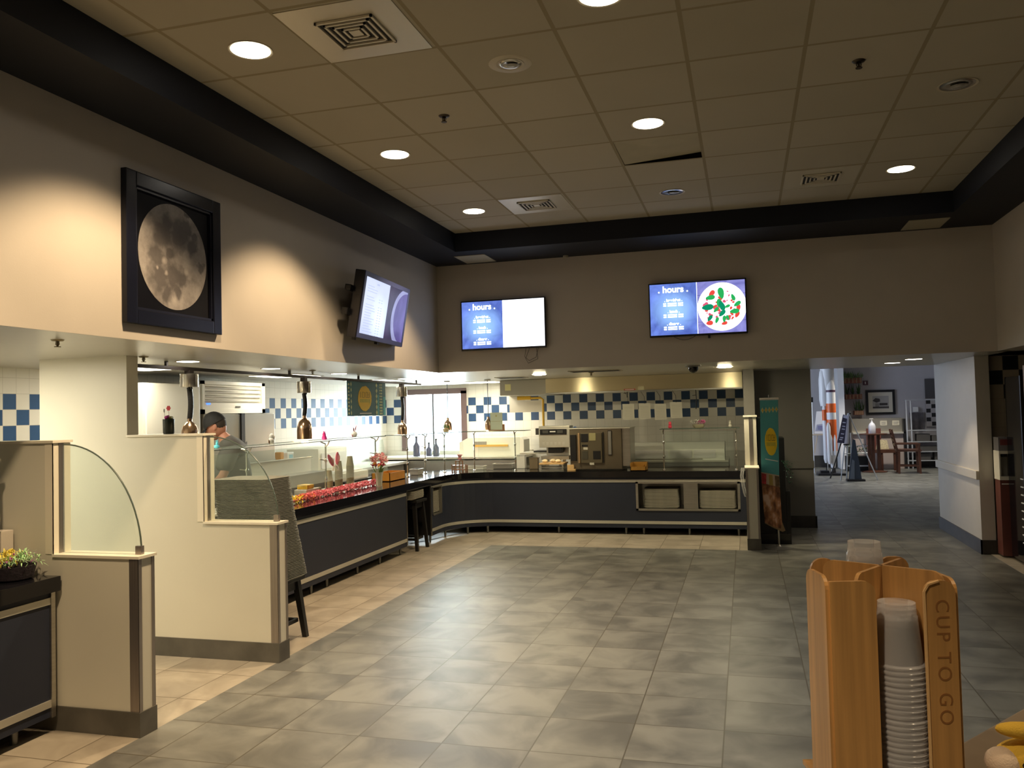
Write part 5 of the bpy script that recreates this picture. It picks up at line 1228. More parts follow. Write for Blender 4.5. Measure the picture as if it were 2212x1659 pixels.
for q in (((0, .0, .06), (0, -.03, .12), .018), ((0, .01, .06), (0, .06, .14), .012), ((0, -.03, .04), (0, -.06, .0), .014), ((0, .0, .05), (0, .005, .02), .014)):
    b = MB(); b.leaf(q[0], q[1], q[2], up=(1, 0, 0)); o = b.build('ribbon', pinkf, t); o.modifiers.new('s', 'SOLIDIFY').thickness = .004
t = thing('bunny_ears', 'headband of pink furry bunny ears on the glass guard post above the garland', 'headband', (-4.06, 7.74, 1.075))
for sgn, L, an in ((-1, .165, -.75), (1, .14, .12)):
    for nm, m, k in (('ear', mat('pink_plush', (.90, .26, .34), .9, bump=.4, bscale=90), 1.0), ('ear_lining', mat('light_pink_plush', (.85, .42, .42), .9), .62)):
        b = MB(); b.ball((0 if k == 1 else .012, 0, 0), (.018, .026*k, L/2*k), 14)
        b.bm.transform(TR(0, sgn*.03+math.sin(an)*L*.62, .05+math.cos(an)*L*.5) @ Matrix.Rotation(-an, 4, 'X')); b.build(nm, m, t, True)
b = MB(); b.tube([(0, .055*math.cos(a), .055*math.sin(a)) for a in [PI*i/14 for i in range(15)]], .011, 8); b.build('band', mat('white_plush', (.75, .72, .66), .9), t, True)
# cup stacks behind the garland: coffee sleeves
cupm = mat('tan_paper_cup', (.33, .27, .15), .6); cuplow = mat('grey_paper_cup', (.40, .38, .30), .6)
for k, (x, y, n, s) in enumerate(((-4.40, 8.23, 9, 'upturned tan cup in the lowest of the three stacks behind the garland'), (-4.42, 8.50, 15, 'upturned tan cup in the middle stack behind the garland'), (-4.42, 8.78, 18, 'upturned tan cup in the tallest stack beside the flower vase'))):
    first = None
    for i in range(n):
        if first is None:
            b = MB(); b.lathe([(.046, 0), (.047, .004), (.043, .006), (.031, .108), (.030, .112), (.001, .112)], n=20, cap=False)
            first = b.build('paper_cup', cupm if True else cuplow, smooth=True); tag(first, s, 'cup', ('upturned cups, shortest stack', 'upturned cups, middle stack', 'upturned cups, tallest stack')[k]); o = first
        else:
            o = first.copy(); COL.objects.link(o)
        o.location = (x+random.uniform(-.001, .001), y, .842+i*.0125*(1 if k else .9))
        if i == n-1: o['label'] = 'topmost '+s
b = MB(); b.box(-4.50, -4.30, 7.95, 8.95, .821, .840, bev=.004); tag(b.build('steel_tray', steel_l), 'steel tray under the three upturned cup stacks', 'tray')
b = MB(); b.box(-4.46, -4.34, 7.66, 7.80, .890, .935, bev=.012); tag(b.build('tub', mat('yellow_tub', (.72, .45, .04), .3, var=.3, vscale=20)), 'shiny yellow plastic pack behind the garland', 'tub')
b = MB(); b.box(-4.47, -4.33, 7.62, 7.88, .821, .889, bev=.004); tag(b.build('caddy_box', steel_l), 'steel box holding the yellow and red packs', 'box')
b = MB(); b.ball((-4.30, 7.70, .845), (.03, .05, .022), 12); tag(b.build('packet', mat('red_packet', (.65, .06, .04), .3, var=.3, vscale=30), smooth=True), 'red packet lying in front of the yellow pack', 'packet')
b = MB(); b.lathe([(.03, 0), (.028, .045), (.001, .045)], (-4.36, 7.93, .841), 16, cap=False); tag(b.build('paper_cup', cupm, smooth=True), 'single short tan cup beside the yellow pack', 'cup')
# black cup of sweets on the middle step of the half wall
t = thing('sweets_cup', 'black cup of purple sweets with flower picks on the half wall ledge', 'cup', (-3.93, 5.02, 1.535))
b = MB(); b.lathe([(.034, 0), (.038, .006), (.040, .105), (.036, .105), (.034, .01)], n=22); b.build('cup', mat('black_cup', (.012, .02, .018), .25), t, True)
b = MB(); rnd = random.Random(9)
for i in range(5): b.ball((rnd.uniform(-.022, .005), rnd.uniform(-.02, .02), .112+rnd.uniform(0, .012)), .013, 8)
b.build('purple_sweets', mat('purple_foil', (.35, .02, .22), .3), t, True)
b = MB(); 
for i in range(4): b.ball((rnd.uniform(.0, .025), rnd.uniform(-.02, .02), .110+rnd.uniform(0, .006)), .012, 8)
b.build('gold_sweets', mat('gold_foil', (.30, .27, .08), .3), t, True)
b = MB(); b.tube([(.005, 0, .10), (.0, 0, .17)], .0015, 5); b.tube([(-.028, 0, .08), (-.036, 0, .16)], .002, 5); b.build('pick', white_p, t)
b = MB()
for i in range(6):
    a = 2*PI*i/6; b.ball((.012*math.cos(a), 0, .182+.012*math.sin(a)), (.007, .003, .007), 8)
b.ball((0, 0, .182), (.008, .004, .008), 8); b.build('flower_pick', mat('red_flower', (.70, .07, .09), .5), t, True)
b = MB(); b.ball((-.036, 0, .165), (.005, .005, .014), 8); b.build('silver_pick', steel_d, t, True)
# basket of shredded grass on the near counter
t = thing('easter_basket', 'dark basket heaped with yellow and green paper grass on the near counter', 'basket', (-3.72, 3.51, .82))
b = MB(); b.lathe([(.085, 0), (.10, .01), (.115, .075), (.108, .075), (.09, .012)], n=26); b.build('basket', mat('dark_wicker', (.02, .014, .02), .6, var=.4, vscale=40, bump=.8, bscale=80), t, True)
rnd = random.Random(21)
for nm, c, n, cx in (('yellow_grass', (.80, .66, .08), 420, -.015), ('green_grass', (.38, .65, .30), 240, .065), ('purple_grass', (.45, .08, .42), 60, .03), ('blue_grass', (.20, .38, .48), 70, -.06)):
    b = MB()
    for i in range(n):
        a = rnd.uniform(0, 2*PI); r_ = rnd.uniform(0, .095); p = (cx+r_*math.cos(a)*(.8 if cx else 1), r_*math.sin(a), .07+rnd.uniform(0, .045)+.03*(1-r_/.095)); q = (p[0]+rnd.uniform(-.04, .04), p[1]+rnd.uniform(-.04, .04), p[2]+rnd.uniform(-.02, .03))
        b.leaf(p, q, .003, bend=.01)
    b.build(nm, mat(nm+'_paper', c, .6), t)
# posts and box at the left edge, seen past the near counter
t = thing('napkin_dispenser', 'pale upright dispenser and chrome post at the left edge of the photo', 'dispenser', (-3.87, 3.59, .82))
b = MB(); b.box(-3.93, -3.845, 3.56, 3.64, .821, 1.06, bev=.005); b.wb('body', paint, t)
b = MB(); b.box(-3.845, -3.842, 3.58, 3.62, .90, .92); b.wb('slot', black_s, t)
b = MB(); b.tube([(-3.835, 3.52, .821), (-3.835, 3.52, 1.42)], .013, 10); b.lathe([(.014, 1.10), (.022, 1.11), (.022, 1.15), (.014, 1.16)], (-3.835, 3.52, 0), 12); b.lathe([(.012, 1.42), (.026, 1.44), (.026, 1.45)], (-3.835, 3.52, 0), 12); b.wb('post', chrome, t, True)
# little wooden stand with a pink doll and the framed card, potted plant
wood = mat('reddish_wood', (.28, .13, .06), .45, var=.15, vscale=10)
t = thing('wooden_stand', 'small slatted wooden stand with a pink doll by the curved counter', 'stand', (-3.87, 11.02, .82))
b = MB()
for x in (-.10, -.045, .01, .055, .10):
    b.box(x-.007, x+.007, -.03, -.016, .0, .10 if abs(x) > .08 else .155)
b.box(-.107, .107, -.035, -.015, .02, .034); b.box(-.05, .06, -.035, -.01, .14, .155); b.box(-.107, .107, -.03, .05, .075, .085); b.box(-.10, -.086, .04, .055, 0, .09); b.box(.09, .104, .04, .055, 0, .09)
b.build('frame', wood, t)
t = thing('pink_doll', 'small dusty pink doll sitting on the slatted wooden stand', 'doll', (-3.86, 11.01, .976))
b = MB(); b.ball((0, 0, .020), (.032, .026, .020), 12); b.ball((0, 0, .058), (.028, .026, .024), 12); b.build('body', mat('doll_pink', (.55, .16, .18), .7, var=.3, vscale=30), t, True)
b = MB(); b.ball((0, 0, .072), (.045, .032, .010), 12); b.build('hat', MATS['doll_pink'], t, True)
t = thing('framed_card', 'pale price card in a wooden holder on top of the glass guard', 'card', (-3.37, 11.2, 1.371))
b = MB(); b.box(-.088, .088, -.004, .004, .012, .255); b.build('card', mat('pale_green_card', (.52, .58, .46), .6), t)
b = MB(); b.box(-.086, .086, -.006, -.004, .130, .134); b.ball((0, -.005, .21), (.014, .002, .014), 10); b.build('print', mat('card_print', (.40, .38, .18), .6), t)
b = MB(); b.box(-.115, .115, -.02, .02, 0, .012); b.box(-.115, -.09, -.012, .012, .012, .08); b.box(.09, .115, -.012, .012, .012, .09); b.build('holder', wood, t)
t = thing('potted_plant', 'small green plant in a pot on the glass guard before the window', 'plant', (-4.08, 11.08, 1.371))
b = MB(); b.lathe([(.035, 0), (.045, .045), (.040, .045), (.03, .004)], n=16); b.build('pot', mat('pot_tan', (.40, .32, .18), .5), t, True)
b = MB(); rnd = random.Random(2)
for i in range(160):
    a = rnd.uniform(0, 2*PI); e = rnd.uniform(0, 1.4); R = rnd.uniform(.02, .06); p = Vector((R*math.cos(a)*math.cos(e)*1.2, R*math.sin(a)*math.cos(e), .05+R*math.sin(e)*.8)); b.leaf(p, p+Vector((rnd.uniform(-.015, .015), rnd.uniform(-.015, .015), rnd.uniform(0, .018))), .005)
b.build('leaves', mat('leaf_green', (.10, .22, .05), .6), t)
# trinkets on the right glass guard
t = thing('candy_figure', 'small red candy bunny on the left end of the right glass guard', 'figure', (-.97, 11.2, 1.3575))
b = MB(); b.ball((0, 0, .024), (.026, .02, .024), 12); b.ball((0, 0, .060), (.021, .018, .022), 12); b.ball((-.009, 0, .082), (.007, .006, .012), 8); b.ball((.009, 0, .082), (.007, .006, .012), 8); b.build('body', mat('red_candy', (.72, .05, .10), .35), t, True)
t = thing('flower_basket', 'small basket of pink and white flowers on the right glass guard', 'basket', (-.60, 11.2, 1.3575))
b = MB(); b.lathe([(.055, 0), (.07, .01), (.085, .05), (.080, .05), (.06, .01)], n=20, sy=.7); b.build('basket', mat('pale_wicker', (.33, .30, .20), .7, bump=.6, bscale=90), t, True)
for nm, c, n, cx in (('white_blossoms', (.62, .62, .55), 7, -.05), ('pink_blossoms', (.62, .16, .35), 9, .03)):
    b = MB()
    for i in range(n): petals(b, (cx+rnd.uniform(-.045, .045), rnd.uniform(-.03, .03), .065+rnd.uniform(0, .025)), .014, 14, rnd, (.012, .028), .007)
    b.build(nm, mat(nm+'_small', c, .6), t)
t = figure_bunny('candy_figure', 'whitish bunny figure at the right end of the right glass guard', 'figure', (-.20, 11.2, 1.3575), .075, mat('whitish_candy', (.60, .58, .50), .5))
# hanging clear plastic strips at the counter end
t = thing('plastic_strip', 'clear crumpled plastic strip hanging at the right counter end', 'plastic strip', (-.06, 10.82, .8))
b = MB(); pts = [(-.06, 10.83, .86), (-.075, 10.81, .76), (-.062, 10.80, .64), (-.045, 10.80, .55), (-.03, 10.81, .50)]
for w_ in (-.018, .006):
    A = [b.bm.verts.new((p[0]+w_, p[1], p[2])) for p in pts]; B = [b.bm.verts.new((p[0]+w_+.02, p[1]-.012, p[2])) for p in pts]
    for i in range(4): b._f([A[i], A[i+1], B[i+1], B[i]])
o = b.wb('film', clear('crumpled_film', (.8, .8, .78), .25, .25), t, True)

# ---------------------------------------------------------------- standing banner, black cabinet by the passage
t = thing('standing_banner', 'tall narrow teal banner on a round foot with yellow oval and food photo', 'banner stand', (.29, 10.0, 0))
fab = teal_d; y0 = 9.99
teal_lit = mat('stand_banner_lit_teal', (0.09, 0.40, 0.44), 0.5, var=.12, vscale=3)  # brighter copy of the banner teal, coloured as if lit
b = MB(); b.prism([(.150, .87), (.345, .83), (.362, 1.705), (.163, 1.69)], 'y', y0, y0+.003); b.wb('upper_cloth', teal_lit, t)
b = MB(); b.prism([(.151, .745), (.348, .695), (.345, .83), (.150, .87)], 'y', y0, y0+.003); b.wb('fruit_photo', mat('fruit_photo_ground', (.60, .50, .38), .6), t)
b = MB(); b.prism([(.152, .74), (.20, .729), (.205, .845), (.153, .857)], 'y', y0-.002, y0); b.wb('red_fruit', mat('red_fruit_print', (.50, .05, .06), .6, var=.4, vscale=30), t)
b = MB(); b.prism([(.235, .722), (.275, .712), (.272, .832), (.232, .840)], 'y', y0-.002, y0); b.wb('green_fruit', mat('olive_fruit_print', (.45, .34, .10), .6), t)
b = MB(); b.prism([(.300, .705), (.346, .694), (.344, .818), (.297, .828)], 'y', y0-.002, y0); b.wb('dark_fruit', mat('dark_fruit_print', (.16, .11, .06), .6, var=.4, vscale=30), t)
def food_photo():
    m = bpy.data.materials.new('food_photo'); nt, bs = nodes(m); L = nt.links; g = nt.nodes.new('ShaderNodeNewGeometry'); mp = nt.nodes.new('ShaderNodeMapping'); mp.inputs['Scale'].default_value = (11, 1, 4.5)
    L.new(g.outputs['Position'], mp.inputs[0]); n = nt.nodes.new('ShaderNodeTexNoise'); n.inputs['Scale'].default_value = 1.0; n.inputs['Detail'].default_value = 5; L.new(mp.outputs[0], n.inputs[0])
    cr = nt.nodes.new('ShaderNodeValToRGB'); L.new(n.outputs[0], cr.inputs[0]); e = cr.color_ramp.elements; e[0].position = .36; e[0].color = (.05, .018, .008, 1); e[1].position = .62; e[1].color = (.80, .60, .48, 1)
    k = e.new(.46); k.color = (.24, .10, .05, 1); k = e.new(.54); k.color = (.55, .26, .12, 1); L.new(cr.outputs[0], bs.inputs['Base Color']); bs.inputs['Roughness'].default_value = .5; return m
b = MB(); b.prism([(.170, .285), (.26, .235), (.360, .225), (.348, .695), (.151, .745)], 'y', y0, y0+.003); b.wb('food_picture', food_photo(), t)
b = MB(); b.prism([(.36, .30), (.392, .205), (.36, .19), (.26, .235), (.17, .285), (.172, .295), (.26, .25), (.345, .225)], 'y', y0-.006, y0+.001); b.wb('curled_hem', mat('hem_tan', (.30, .20, .10), .6), t)
b = MB(); b.prism(ellipse(.268, 1.215, .066, .158, 30, .02, 3), 'y', y0-.002, y0); b.wb('oval', mat('banner_lit_yellow', (.92, .66, .03), .5), t)  # oval yellow brightened in place of light falling on it
b = MB(); b2 = MB(); motto(b, b2, .268, 1.215, .125, .31, 'y', y0-.003, y0-.002); b.wb('lettering', letter, t); b2.wb('lettering', letter_g, t)
b = MB(); b.prism([(.200, 1.012), (.338, .985), (.338, .996), (.200, 1.024)], 'y', y0-.002, y0); b.wb('small_print', white_i, t)
b = MB()
for k in range(5): b.prism(diamond(.188+k*.038, 1.575+k*.002, .019, .036), 'y', y0-.002, y0)
b.wb('diamond_pattern', pale_t, t)
b = MB()
for k in range(5): b.prism(diamond(.188+k*.038, 1.575+k*.002, .008, .018), 'y', y0-.003, y0-.002)
b.wb('diamond_centres', yellow, t)
b = MB(); b.box(.158, .368, y0-.006, y0+.008, 1.692, 1.716, bev=.003); b.wb('top_rail', white_p, t)
b = MB(); b.tube([(.318, 10.02, .01), (.318, 10.02, .40), (.318, 10.02, 1.70)], .011, 10); b.wb('pole', steel, t, True)
b = MB(); b.lathe([(.155, 0), (.155, .006), (.03, .020), (.014, .04)], (.318, 10.02, 0), 36); b.wb('round_foot', mat('grey_metal_foot', (.30, .30, .28), .4, .6), t, True)
t = thing('black_cabinet', 'tall black cabinet standing behind the teal floor banner', 'cabinet', (.27, 10.6, 0))
b = MB(); b.box(.125, .30, 10.30, 10.75, .0, 1.49, bev=.006); b.wb('tall_section', black_s, t)
b = MB(); b.box(.30, .425, 10.30, 10.75, .0, 1.245, bev=.006); b.wb('side_section', black_s, t)
b = MB(); b.box(.425, .47, 10.30, 10.75, .0, .62, bev=.004); b.wb('lower_step', black_s, t)
b = MB(); b.box(.13, .46, 10.285, 10.30, .05, .12); b.wb('plinth', dark_base, t)
t = thing('dark_ornament', 'thin dark twisted ornament on top of the black cabinet', 'ornament', (.27, 10.5, 1.49))
b = MB(); b.tube([(0, 0, 0), (.02, 0, .08), (-.015, 0, .14), (.01, 0, .20), (.0, 0, .27)], [.022, .018, .010, .012, .004], 8); b.build('stem', black_s, t, True)
b = MB(); b.lathe([(.03, 0), (.03, .008)], n=12); b.build('base', black_s, t)
t = thing('green_tinsel', 'dark green leafy spray hanging on the black cabinet beside the banner', 'garland', (.42, 10.28, .85))
b = MB(); rnd = random.Random(8)
for i in range(60):
    s = rnd.random(); p = (.39+.10*s+rnd.uniform(-.02, .02), 10.27, .98-.32*s*rnd.random()); b.leaf(p, (p[0]+rnd.uniform(-.03, .04), p[1]-.01, p[2]+rnd.uniform(-.02, .02)), .005, up=(0, 1, 0))
b.wb('leaves', mat('tinsel_green', (.03, .09, .05), .4), t)
b = MB(); b.tube([(.39, 10.275, .98), (.44, 10.27, .90), (.46, 10.27, .72)], .003, 5); b.wb('stem', MATS['tinsel_green'], t)

# ---------------------------------------------------------------- right hand corner: dispenser, black cooler, wooden cabinet
t = thing('water_dispenser', 'narrow white dispenser on a reddish stand in the dark right corner', 'dispenser', (2.56, 9.72, 0))
b = MB(); b.box(2.505, 2.60, 9.66, 9.84, .02, .80, bev=.005); b.wb('stand', mat('reddish_panel', (.16, .055, .045), .4, var=.2, vscale=4), t)
b = MB(); b.box(2.50, 2.605, 9.64, 9.84, .80, .84, bev=.004); b.box(2.50, 2.605, 9.64, 9.84, 1.07, 1.10, bev=.004); b.box(2.50, 2.605, 9.76, 9.84, .84, 1.07); b.box(2.50, 2.512, 9.64, 9.76, .84, 1.07); b.wb('bay', white_e, t)
b = MB(); b.box(2.505, 2.60, 9.66, 9.84, 1.10, 1.24, bev=.004); b.wb('control_panel', mat('grey_panel', (.22, .21, .22), .4), t)
b = MB(); b.box(2.53, 2.58, 9.66, 9.70, 1.04, 1.07); b.wb('nozzle', black_s, t)
b = MB(); b.box(2.52, 2.59, 9.655, 9.66, 1.16, 1.22); b.wb('red_mark', mat('red_mark', (.20, .05, .05), .5), t)
b = MB(); b.box(2.52, 2.585, 9.652, 9.66, .755, .765); b.wb('pull', white_p, t)
t = thing('black_cooler', 'black drinks cooler with pale shelf edges between the dispenser and the wooden cabinet', 'cooler', (2.9, 9.4, 0))
b = MB(); b.box(2.575, 3.25, 9.12, 9.62, .03, 1.86, bev=.01); b.wb('body', black, t)
for k in range(9):
    b = MB(); b.box(2.568, 2.575, 9.135, 9.22, .22+k*.078, .232+k*.078); b.wb('shelf_edge', white_p, t)
b = MB(); b.box(2.57, 3.25, 9.10, 9.12, .03, 1.86); b.wb('door', black_s, t)
t = thing('wooden_cabinet', 'orange brown wooden cabinet side at the right edge of the photo', 'cabinet', (3.0, 8.8, 0))
ow = mat('orange_brown_veneer', (.30, .125, .03), .35, var=.3, vscale=3, stretch=(10, 10, .7)); owl = mat('light_wood_edge', (.42, .28, .14), .4, var=.1)
b = MB(); b.box(2.60, 3.3, 8.35, 9.04, .90, 1.95, bev=.004); b.wb('body', ow, t)
b = MB(); b.box(2.585, 2.60, 8.97, 9.05, .80, 1.955, bev=.003); b.wb('edge_strip', owl, t)
b = MB(); b.box(2.61, 3.3, 8.37, 9.02, 0.0, .90); b.wb('base', mat('dark_brown_base', (.05, .025, .012), .5), t)
# ---------------------------------------------------------------- near right: service counter, cup organizer, cups, plush toy
t = thing('service_counter', 'tan stone topped counter corner at the bottom right of the photo', 'counter', (.8, 1.2, 0))
e = Vector((.176, .234, 0)).normalized(); nrm = Vector((e.y, -e.x, 0)); A = Vector((.392, 1.852, 0))-e*.22
Mx = Matrix(((e.x, nrm.x, 0, A.x), (e.y, nrm.y, 0, A.y), (0, 0, 1, 0), (0, 0, 0, 1)))
b = MB(); b.box(0, 1.2, 0, .62, .91, .95, Mx, bev=.004); b.wb('stone_top', mat('tan_stone', (.33, .255, .175), .45, var=.12, vscale=8), t)
b = MB(); b.box(.03, 1.17, .03, .59, .10, .91, Mx); b.wb('cabinet', mat('counter_brown', (.10, .065, .04), .5), t)
b = MB(); b.box(.05, 1.15, .05, .57, 0, .10, Mx); b.wb('plinth', black_s, t)

uR = _r; fwd = Vector((_f.x, _f.y, 0)).normalized(); rt = Vector((fwd.y, -fwd.x, 0))
HC = fwd*1.525+rt*.662                                     # centre of the organizer on the floor plan
t = thing('cup_organizer', 'four sided bamboo cup organizer with crossed dividers in the right foreground', 'cup organizer', (HC.x, HC.y, .95), math.atan2(rt.y, rt.x))
HB, HT = 0.0, .385
def rpanel(x0, x1, y0, y1, z0, z1, along, r=.022, which=(1, 1)):
    """upright board with rounded upper corners; along: 'x' or 'y'"""
    a0, a1 = (x0, x1) if along == 'x' else (y0, y1); P = [(a0, z0), (a1, z0)]
    if which[1]:
        for i in range(6): a = PI/2*i/5; P.append((a1-r+r*math.cos(a), z1-r+r*math.sin(a)))
    else: P.append((a1, z1))
    if which[0]:
        for i in range(6): a = PI/2+PI/2*i/5; P.append((a0+r+r*math.cos(a), z1-r+r*math.sin(a)))
    else: P.append((a0, z1))
    b = MB()
    if along == 'x': b.prism(P, 'y', y0, y1)
    else: b.prism(P, 'x', x0, x1)
    return b
h = .078; th = .0065
def divider(ang, nm):
    b = rpanel(-h*1.37, h*1.37, -th/2, th/2, HB, HT, 'x', .02); b.bm.transform(RZ(ang)); return b.build('divider', bamboo, t)
divider(math.radians(-44), 0); divider(math.radians(44), 1)
rpanel(-.130, -.052, -.096, -.089, HB, HT-.008, 'x', which=(0, 1)).build('side_panel', bamboo, t)      # front left, faces the camera
rpanel(.034, .088, -.088, -.081, HB, HT-.012, 'x').build('side_panel', bamboo, t)        # front right, carries the engraving
b = rpanel(-.1365, -.130, -.092, .0, HB, HT, 'y'); b.build('side_panel', bamboo, t)
rpanel(.088, .0945, -.082, .01, HB, HT-.012, 'y').build('side_panel', bamboo, t)
rpanel(.03, .088, .078, .085, HB, HT, 'x').build('side_panel', bamboo, t)
rpanel(-.10, -.05, .078, .085, HB, HT, 'x').build('side_panel', bamboo, t)
b = MB(); b.box(-.129, .087, -.087, .077, 0, .008); b.build('bottom_board', bamboo, t)
b = MB(); b.tube([(.034, -.0885, HB+.01), (.034, -.0885, HT-.03), (.041, -.0885, HT-.018), (.059, -.0885, HT-.0125)], .0028, 6); b.build('light_edge', bamboo_e, t)
Mx = frame_on((.063, -.0882, HT-.150), (0, 0, -1), (1, 0, 0))
text('engraved_lettering', 'CUP TO GO', .033, Mx, mat('burnt_engraving', (.30, .13, .035), .6), t, .0003, space=1.25)
# nested clear cups, rims down
def cup_mesh(rb=.0475, rt_=.0375, H=.112):
    b = MB(); b.lathe([(rb, 0), (rb+.0025, .001), (rb+.003, .004), (rb+.0005, .006), (rb-.002, .007), (rt_+.001, H-.03), (rt_+.0008, H-.022), (rt_-.001, H-.020), (rt_-.001, H-.014), (rt_-.0015, H-.012), (rt_-.002, H), (.001, H-.001)], n=40, cap=False); return b
first = cup_mesh(.043, .033, .108).build('clear_cup', cup_m, smooth=True); tag(first, 'clear plastic cup nested rim down in the tall stack at the front of the organizer', 'cup', 'clear cups in the front stack')
fx = HC+rt*.002-fwd*.052
for k in range(24):
    o = first if k == 0 else first.copy()
    if k: COL.objects.link(o)
    o.location = (fx.x+random.uniform(-.0006, .0006), fx.y+random.uniform(-.0006, .0006), .961+k*.0092); o.rotation_euler = (random.uniform(-.01, .01), random.uniform(-.01, .01), k)
    if k == 23: o['label'] = 'topmost upturned clear plastic cup of the tall front stack in the organizer'
second = cup_mesh(.038, .031, .100).build('clear_cup', cup_m, smooth=True); tag(second, 'small clear plastic cup rising behind the rear of the organizer', 'cup', 'clear cups in the rear stack')
bx_ = HC-rt*.004+fwd*.060
for k in range(20):
    o = second if k == 0 else second.copy()
    if k: COL.objects.link(o)
    o.location = (bx_.x, bx_.y, .961+k*.0162); o.rotation_euler = (0, 0, k)
    if k == 19: o['label'] = 'topmost clear cup showing above the rear edge of the organizer'

plush = mat('yellow_plush', (.80, .50, .06), .95, bump=.5, bscale=300); cream = mat('cream_plush', (.80, .62, .45), .95, bump=.5, bscale=300)
pc = fwd*1.515+rt*.884
t = thing('plush_toy', 'yellow plush bunny with a cream face at the bottom right corner', 'plush toy', (pc.x, pc.y, .958), math.atan2(rt.y, rt.x))
b = MB(); b.ball((.02, 0, .028), (.055, .040, .034), 20); b.build('head', plush, t, True)
b = MB(); b.ball((-.026, -.008, .026), (.030, .030, .026), 16); b.build('muzzle', cream, t, True)
b = MB(); b.ball((.012, -.012, .082), (.052, .018, .0145), 16, Matrix.Rotation(.10, 3, 'Y')); b.build('ear', plush, t, True)
b = MB(); b.ball((.085, .0, .075), (.045, .018, .0145), 16); b.build('ear', plush, t, True)
b = MB(); b.ball((-.002, -.0355, .030), (.0052, .0045, .0055), 10); b.ball((-.026, -.038, .002), (.0045, .003, .004), 10); b.build('eye', black, t, True)
b = MB(); b.ball((.10, .01, .028), (.06, .05, .035), 16); b.build('body', plush, t, True)

# ---------------------------------------------------------------- far room beyond the passage
light('SPOT', 'passage_glow', (3.1, 20.6, 2.9), 260, NEUT, .1, angle=120, blend=.6)
light('SPOT', 'passage_glow', (4.6, 17.6, 2.9), 260, NEUT, .1, angle=130, blend=.6)
for x, y, s in ((3.1, 20.6, 'lit downlight of the far room over the high table'), (4.6, 17.6, 'lit downlight of the far room, right side')):
    t = thing('downlight', s, 'ceiling light', (x, y, 3.0), 0, 'downlights of the far room'); b = MB(); b.lathe([(.1, -.004), (.001, -.004)], n=20, cap=False); b.build('lens', bulb_on, t)
    b = MB(); b.lathe([(.1, -.003), (.12, -.004), (.12, 0)], n=20, cap=False); b.build('trim_ring', trim_w, t)
# model rocket
rk_w = mat('rocket_white', (.74, .74, .76), .35); rk_o = mat('rocket_orange', (.72, .13, .02), .4); rk_d = mat('rocket_dark_band', (.07, .02, .05), .5)
t = thing('model_rocket', 'tall white and orange model rocket with side boosters in the far room', 'model rocket', (1.86, 20.5, 0))
def cone(b, x, y, prof, n=20): b.lathe([(r, z) for r, z in prof], (x, y, 0), n)
b = MB(); cone(b, 1.90, 20.5, [(.045, .16), (.065, .28), (.105, .48), (.105, 1.98), (.097, 2.06), (.057, 2.17), (.018, 2.25)]); b.wb('core_stage', rk_w, t, True)
b = MB(); cone(b, 1.85, 20.58, [(.13, 1.9), (.15, 2.1), (.15, 2.6), (.10, 2.8), (.02, 2.95)]); b.wb('fairing', rk_w, t, True)
b = MB(); cone(b, 1.755, 20.52, [(.025, .27), (.05, .36), (.05, 1.50), (.03, 1.60)]); b.wb('booster', rk_w, t, True)
b = MB(); cone(b, 1.765, 20.56, [(.085, 1.58), (.11, 1.72), (.11, 2.20), (.085, 2.38), (.02, 2.50)]); b.wb('booster', rk_w, t, True)
b = MB(); cone(b, 1.82, 20.40, [(.025, .25), (.045, .34), (.045, 1.1), (.02, 1.2)]); b.wb('booster', rk_w, t, True)
for z0, z1 in ((1.43, 1.64), (.55, 1.27)):
    b = MB(); cone(b, 1.90, 20.5, [(.107, z0), (.107, z1)]); b.wb('orange_band', rk_o, t, True)
b = MB(); cone(b, 1.755, 20.52, [(.0525, 1.25), (.0525, 1.50)]); b.wb('orange_band', rk_o, t, True)
b = MB(); cone(b, 1.90, 20.5, [(.107, 1.90), (.107, 1.95)]); b.wb('dark_band', rk_d, t, True)
for dx in (-.03, .05):
    b = MB(); cone(b, 1.90+dx, 20.39, [(.02, .45), (.028, .55), (.028, .82), (.006, .92)], 12); b.wb('strap_on_fin', rk_w, t, True)
b = MB(); cone(b, 1.90, 20.5, [(.20, 0), (.20, .03), (.06, .05), (.05, .16)]); b.box(1.62, 1.80, 20.35, 20.65, 0, .10); b.box(1.748, 1.762, 20.49, 20.55, .1, .27); b.wb('stand', black_s, t)
b = MB(); b.box(1.55, 2.15, 20.2, 20.8, 0, .05, bev=.01); b.wb('plinth', black_s, t)
text('number_plate', '16', .075, frame_on((1.86, 20.29, .115), (1, 0, 0), (0, 0, 1)), white_p, t, .002, bold=.003, world=True)
# easel with black board, and the white legs
t = thing('sign_easel', 'aluminium easel with a folded dark notice board in the far room', 'easel', (2.2, 19.1, 0))
alu = mat('pale_aluminium', (.62, .64, .66), .3, .6)
for p, q, r_ in (((2.12, 19.1, 1.42), (2.64, 19.05, .0), .012), ((2.12, 19.1, 1.42), (2.02, 19.0, .0), .014), ((2.11, 19.12, 1.42), (1.90, 18.95, .0), .012), ((2.14, 19.1, 1.0), (2.13, 19.0, 0.0), .014)):
    b = MB(); b.tube([p, q], r_, 8); b.wb('leg', alu, t, True)
b = MB(); b.tube([(2.16, 19.12, 1.44), (1.74, 19.5, .0)], .014, 8); b.wb('rear_leg', black_s, t, True)
b = MB(); b.tube([(1.99, 19.02, .56), (2.46, 19.07, .57)], .009, 8); b.wb('spreader', alu, t, True)
b = MB(); b.tube([(2.10, 19.06, 1.38), (2.01, 19.03, .70)], .018, 8); b.wb('mast', alu, t, True)
b = MB(); b.prism([(1.86, .80), (2.00, .78), (2.10, 1.36), (2.00, 1.40)], 'y', 19.0, 19.02); b.wb('board', mat('notice_board', (.045, .04, .07), .5), t)
